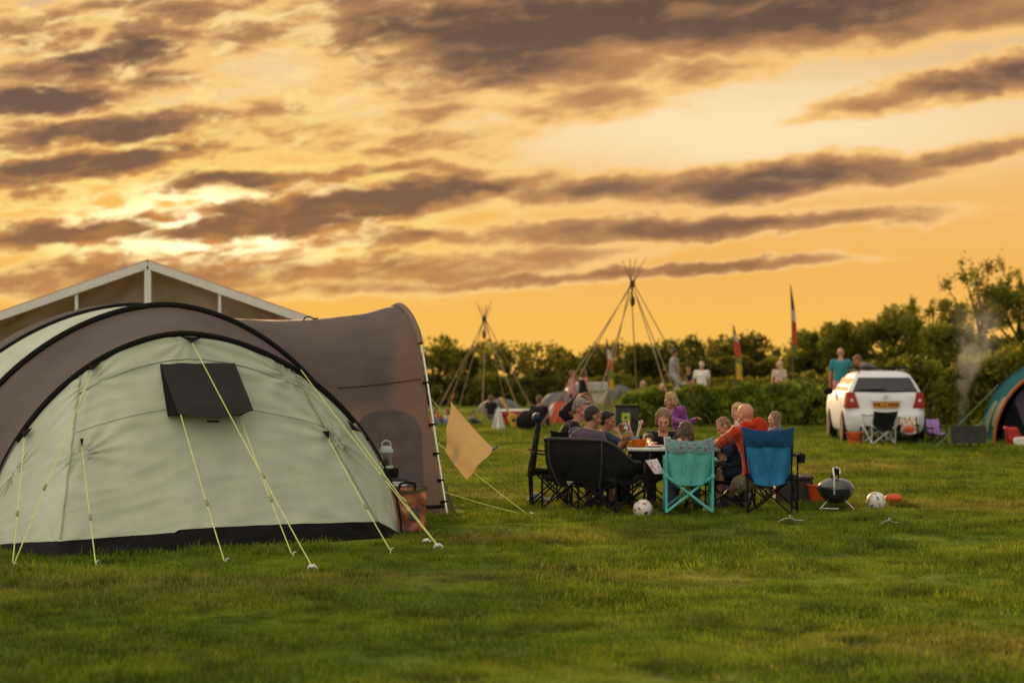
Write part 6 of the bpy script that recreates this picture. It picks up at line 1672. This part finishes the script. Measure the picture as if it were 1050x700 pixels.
def leaves(name, blobs, n, size, m, parent, seed, loc, up=.0, shell=.5, jitter=.25):
    """n leaf-sized faces spread through blobs (centre, radii), denser towards their outsides"""
    rn = np.random.default_rng(seed)
    bl_ = np.array([list(c) + list(r) for c, r in blobs], float)
    wts = (bl_[:, 3] * bl_[:, 4] * bl_[:, 5]) ** .75; wts /= wts.sum()
    k = rn.choice(len(bl_), n, p=wts)
    d = rn.normal(size=(n, 3)); d /= np.linalg.norm(d, axis=1)[:, None]
    rr = (shell + (1 - shell) * rn.random(n) ** .6)[:, None] * (1 + jitter * rn.normal(size=(n, 1)) * .5)
    c = bl_[k, :3] + d * bl_[k, 3:] * rr
    ok = c[:, 2] > .0; c = c[ok]; n = len(c)
    nrm = rn.normal(size=(n, 3)); nrm /= np.linalg.norm(nrm, axis=1)[:, None]
    a = np.cross(nrm, rn.normal(size=(n, 3))); a[:, 2] += up * np.abs(rn.normal(size=n)); a /= np.linalg.norm(a, axis=1)[:, None]
    b = np.cross(nrm, a); b /= np.linalg.norm(b, axis=1)[:, None]
    s = size * rn.uniform(.6, 1.4, (n, 1))
    V = np.stack([c - a * s, c + b * s * .42, c + a * s, c - b * s * .42], 1).reshape(-1, 3)
    me = bpy.data.meshes.new(name)
    me.vertices.add(n * 4); me.vertices.foreach_set('co', V.ravel())
    me.loops.add(n * 4); me.loops.foreach_set('vertex_index', np.arange(n * 4, dtype=np.int32))
    me.polygons.add(n); me.polygons.foreach_set('loop_start', np.arange(0, n * 4, 4, dtype=np.int32))
    me.update(calc_edges=True); me.validate(); me.materials.append(m)
    o = bpy.data.objects.new(name, me); col.objects.link(o)
    if parent is not None: o.parent = parent
    else: o.location = loc
    return o
def tree(label, px, top, d, wpx, m, seed, n=9000, size=.085, open_=.0, base=0.0, grp='trees along the edge of the field', shoots=8, low=.12):
    c = at(px, 0, d); zb = gz(c.x, c.y); h = at(px, top, d).z - zb; hw = wpx / 2 / F * d
    o = thing('tree', (c.x, c.y, zb), label, 'tree', grp)
    rn = random.Random(seed)
    tr_ = MB()
    tr_.tube([(0, 0, -.1), (rn.uniform(-.1, .1), 0, h * .25), (rn.uniform(-.2, .2), rn.uniform(-.2, .2), h * .55), (rn.uniform(-.3, .3), 0, h * .86)], [.11 + .02 * h, .09 + .012 * h, .06, .02], 8)
    tips = []
    for k in range(9):
        a = k * 2.4 + rn.random(); z0 = h * rn.uniform(.18, .5); e_ = Vector((math.cos(a) * hw * rn.uniform(.5, .85), math.sin(a) * hw * .8 * rn.uniform(.5, .85), h * rn.uniform(.5, .95)))
        tr_.tube([(0, 0, z0), e_ * .5 + Vector((0, 0, z0 * .55)), e_], [.06, .04, .012], 6); tips.append(e_)
    tr_.build('trunk', BARK, o, local=True)
    blobs = []
    for k in range(15):
        a = rn.uniform(0, 6.28); q = math.sqrt(rn.random()) * .78; z = h * rn.uniform(low + .1, .84)
        env = math.sin(math.pi * min(1, (z / h) * .72 + .22)) ** .7
        r_ = hw * rn.uniform(.20, .40)
        blobs.append(((math.cos(a) * q * hw * env, math.sin(a) * q * hw * .8 * env, z), (r_, r_, r_ * rn.uniform(.6, .9))))
    for e_ in tips: r_ = hw * rn.uniform(.14, .26); blobs.append((tuple(e_), (r_, r_, r_ * .8)))
    for k in range(shoots):
        x = rn.uniform(-.75, .75) * hw; zt_ = h * rn.uniform(.86, 1.0) * (1 - .25 * (x / hw) ** 2)
        blobs.append(((x, rn.uniform(-.4, .4) * hw, zt_), (hw * .07, hw * .07, h * .09)))
    leaves('crown', blobs, n, size, m, o, seed, None, shell=.45 if open_ == 0 else .1, jitter=.45)
    return o
# left hedgerow of small trees, broken by the low sun behind it
LT = [('low rounded tree right of the awning ropes', 449, 340, 82, 46, LF_M, 1), ('dense dark tree behind the smaller tipi, left of its centre pole', 480, 352, 84, 60, LF_D, 2),
      ('open topped tree behind the right poles of the smaller tipi', 522, 347, 80, 56, LF_M, 3), ('thin crowned tree with sun showing through left of the long black dress', 556, 350, 78, 50, LF_M, 4),
      ('broad low tree behind the woman in the black dress', 596, 355, 82, 62, LF_D, 5), ('sunlit open tree behind the flag at the tall tipi', 632, 350, 86, 56, LF_M, 6),
      ('dark tree behind the right poles of the tall tipi', 672, 352, 84, 58, LF_D, 7), ('dark bushy tree behind the white shirted person', 714, 345, 82, 62, LF_D, 8),
      ('dark tree directly behind the slate and red feather flag', 757, 340, 84, 56, LF_D, 9), ('low dip of a tree behind the tallest flag', 796, 352, 86, 44, LF_M, 10)]
for lb_, px_, top_, d_, w_, m_, sd_ in LT:
    tree(lb_, px_, top_ + 2, d_, w_ * 1.35, m_, sd_, n=3000 if m_ is LF_D else 1000, size=.125, open_=.0 if m_ is LF_D else .3, low=.2, shoots=12)
RT = [('young tree rising just right of the tallest flag', 836, 338, 72, 60, LF_M, 21, 7000), ('round green tree behind the teal shirted man', 872, 330, 70, 66, LF_M, 22, 8000), ('bushy tree directly behind the car roof', 912, 318, 70, 70, LF_M, 23, 8000),
      ('wide tree right of the car, left of the smoke', 950, 306, 72, 72, LF_M, 24, 7500), ('tallest tree with a see-through crown behind the smoke', 1004, 264, 74, 84, LF_M, 25, 4200),
      ('dark tree above the dome tent', 1046, 286, 70, 74, LF_M, 26, 7500), ('dark tree beyond the right edge of the dome tent', 1090, 290, 72, 80, LF_D, 27, 9000), ('low dark tree filling below the tallest tree', 985, 330, 66, 80, LF_M, 28, 9000)]
for lb_, px_, top_, d_, w_, m_, sd_, n_ in RT:
    tree(lb_, px_, top_, d_, w_ * 1.2, m_, sd_, n=int(n_ * 1.3), size=.072, open_=.3 if sd_ == 25 else 0, low=.05, shoots=14)
# hedges: leafy banks along the field
def hedge(label, pts_px, m, seed, n, size, up=.8, name='hedge', dep=.7):
    """pts_px: (px, top_y, distance)"""
    c0_ = at(pts_px[0][0], 0, pts_px[0][2]); o = None
    blobs = []; rn = random.Random(seed)
    for (p0, t0_, d0), (p1, t1_, d1) in zip(pts_px[:-1], pts_px[1:]):
        k = max(2, int(abs(p1 - p0) / 7))
        for i in range(k):
            f = (i + rn.random()) / k; px_ = p0 + (p1 - p0) * f; d = d0 + (d1 - d0) * f; top_ = t0_ + (t1_ - t0_) * f + rn.uniform(-3, 5)
            c = at(px_, 0, d + rn.uniform(-.3, dep)); zb = gz(c.x, c.y); h = at(px_, top_, d).z - zb
            for q in range(3):
                z = h * (.25 + .28 * q) ; r_ = rn.uniform(.28, .45)
                blobs.append(((c.x - c0_.x + rn.uniform(-.15, .15), c.y - c0_.y + rn.uniform(-.2, .3) + .15 * q, zb + z * .95), (r_, r_ * .8, h * .24)))
    o = leaves(name, blobs, n, size, m, None, seed, (c0_.x, c0_.y, 0), up=up, shell=.35)
    return tag(o, label, 'hedge')
hedge('bright green leafy bank right of the dark board', [(640, 424, 47.5), (660, 402, 48), (690, 396, 48.5), (722, 398, 48.8)], LF_B, 41, 15000, .09)
hedge('long grassy green hedge between the table group and the flags', [(715, 398, 49.2), (760, 396, 49), (800, 392, 49), (842, 392, 49.5)], LF_B, 42, 22000, .085, up=1.5)
hedge('mid green undergrowth on the bank top below the flags', [(668, 396, 59.5), (720, 390, 60), (780, 388, 60), (842, 382, 60)], LF_M, 43, 14000, .10, up=1.2)
hedge('dark green hedge behind the parked car', [(838, 388, 49.5), (880, 372, 50), (930, 365, 50), (966, 372, 50)], LF_M, 44, 24000, .095, up=.6)
hedge('dark hedge behind the smoke and the dome tent', [(955, 378, 50), (1000, 362, 50), (1050, 352, 50), (1100, 350, 50), (1230, 350, 50)], LF_M, 45, 22000, .095, up=.6)
hedge('low dark hedge along the far edge behind the small tents', [(40, 372, 78), (220, 370, 78), (400, 378, 76), (480, 386, 75), (540, 388, 75), (600, 388, 76), (670, 384, 74)], LF_D, 46, 34000, .14, up=.4)
hedge('far dark hedge closing the gap behind the feather flags', [(690, 372, 72), (750, 366, 73), (800, 372, 74), (850, 360, 72)], LF_D, 47, 16000, .13, up=.4)
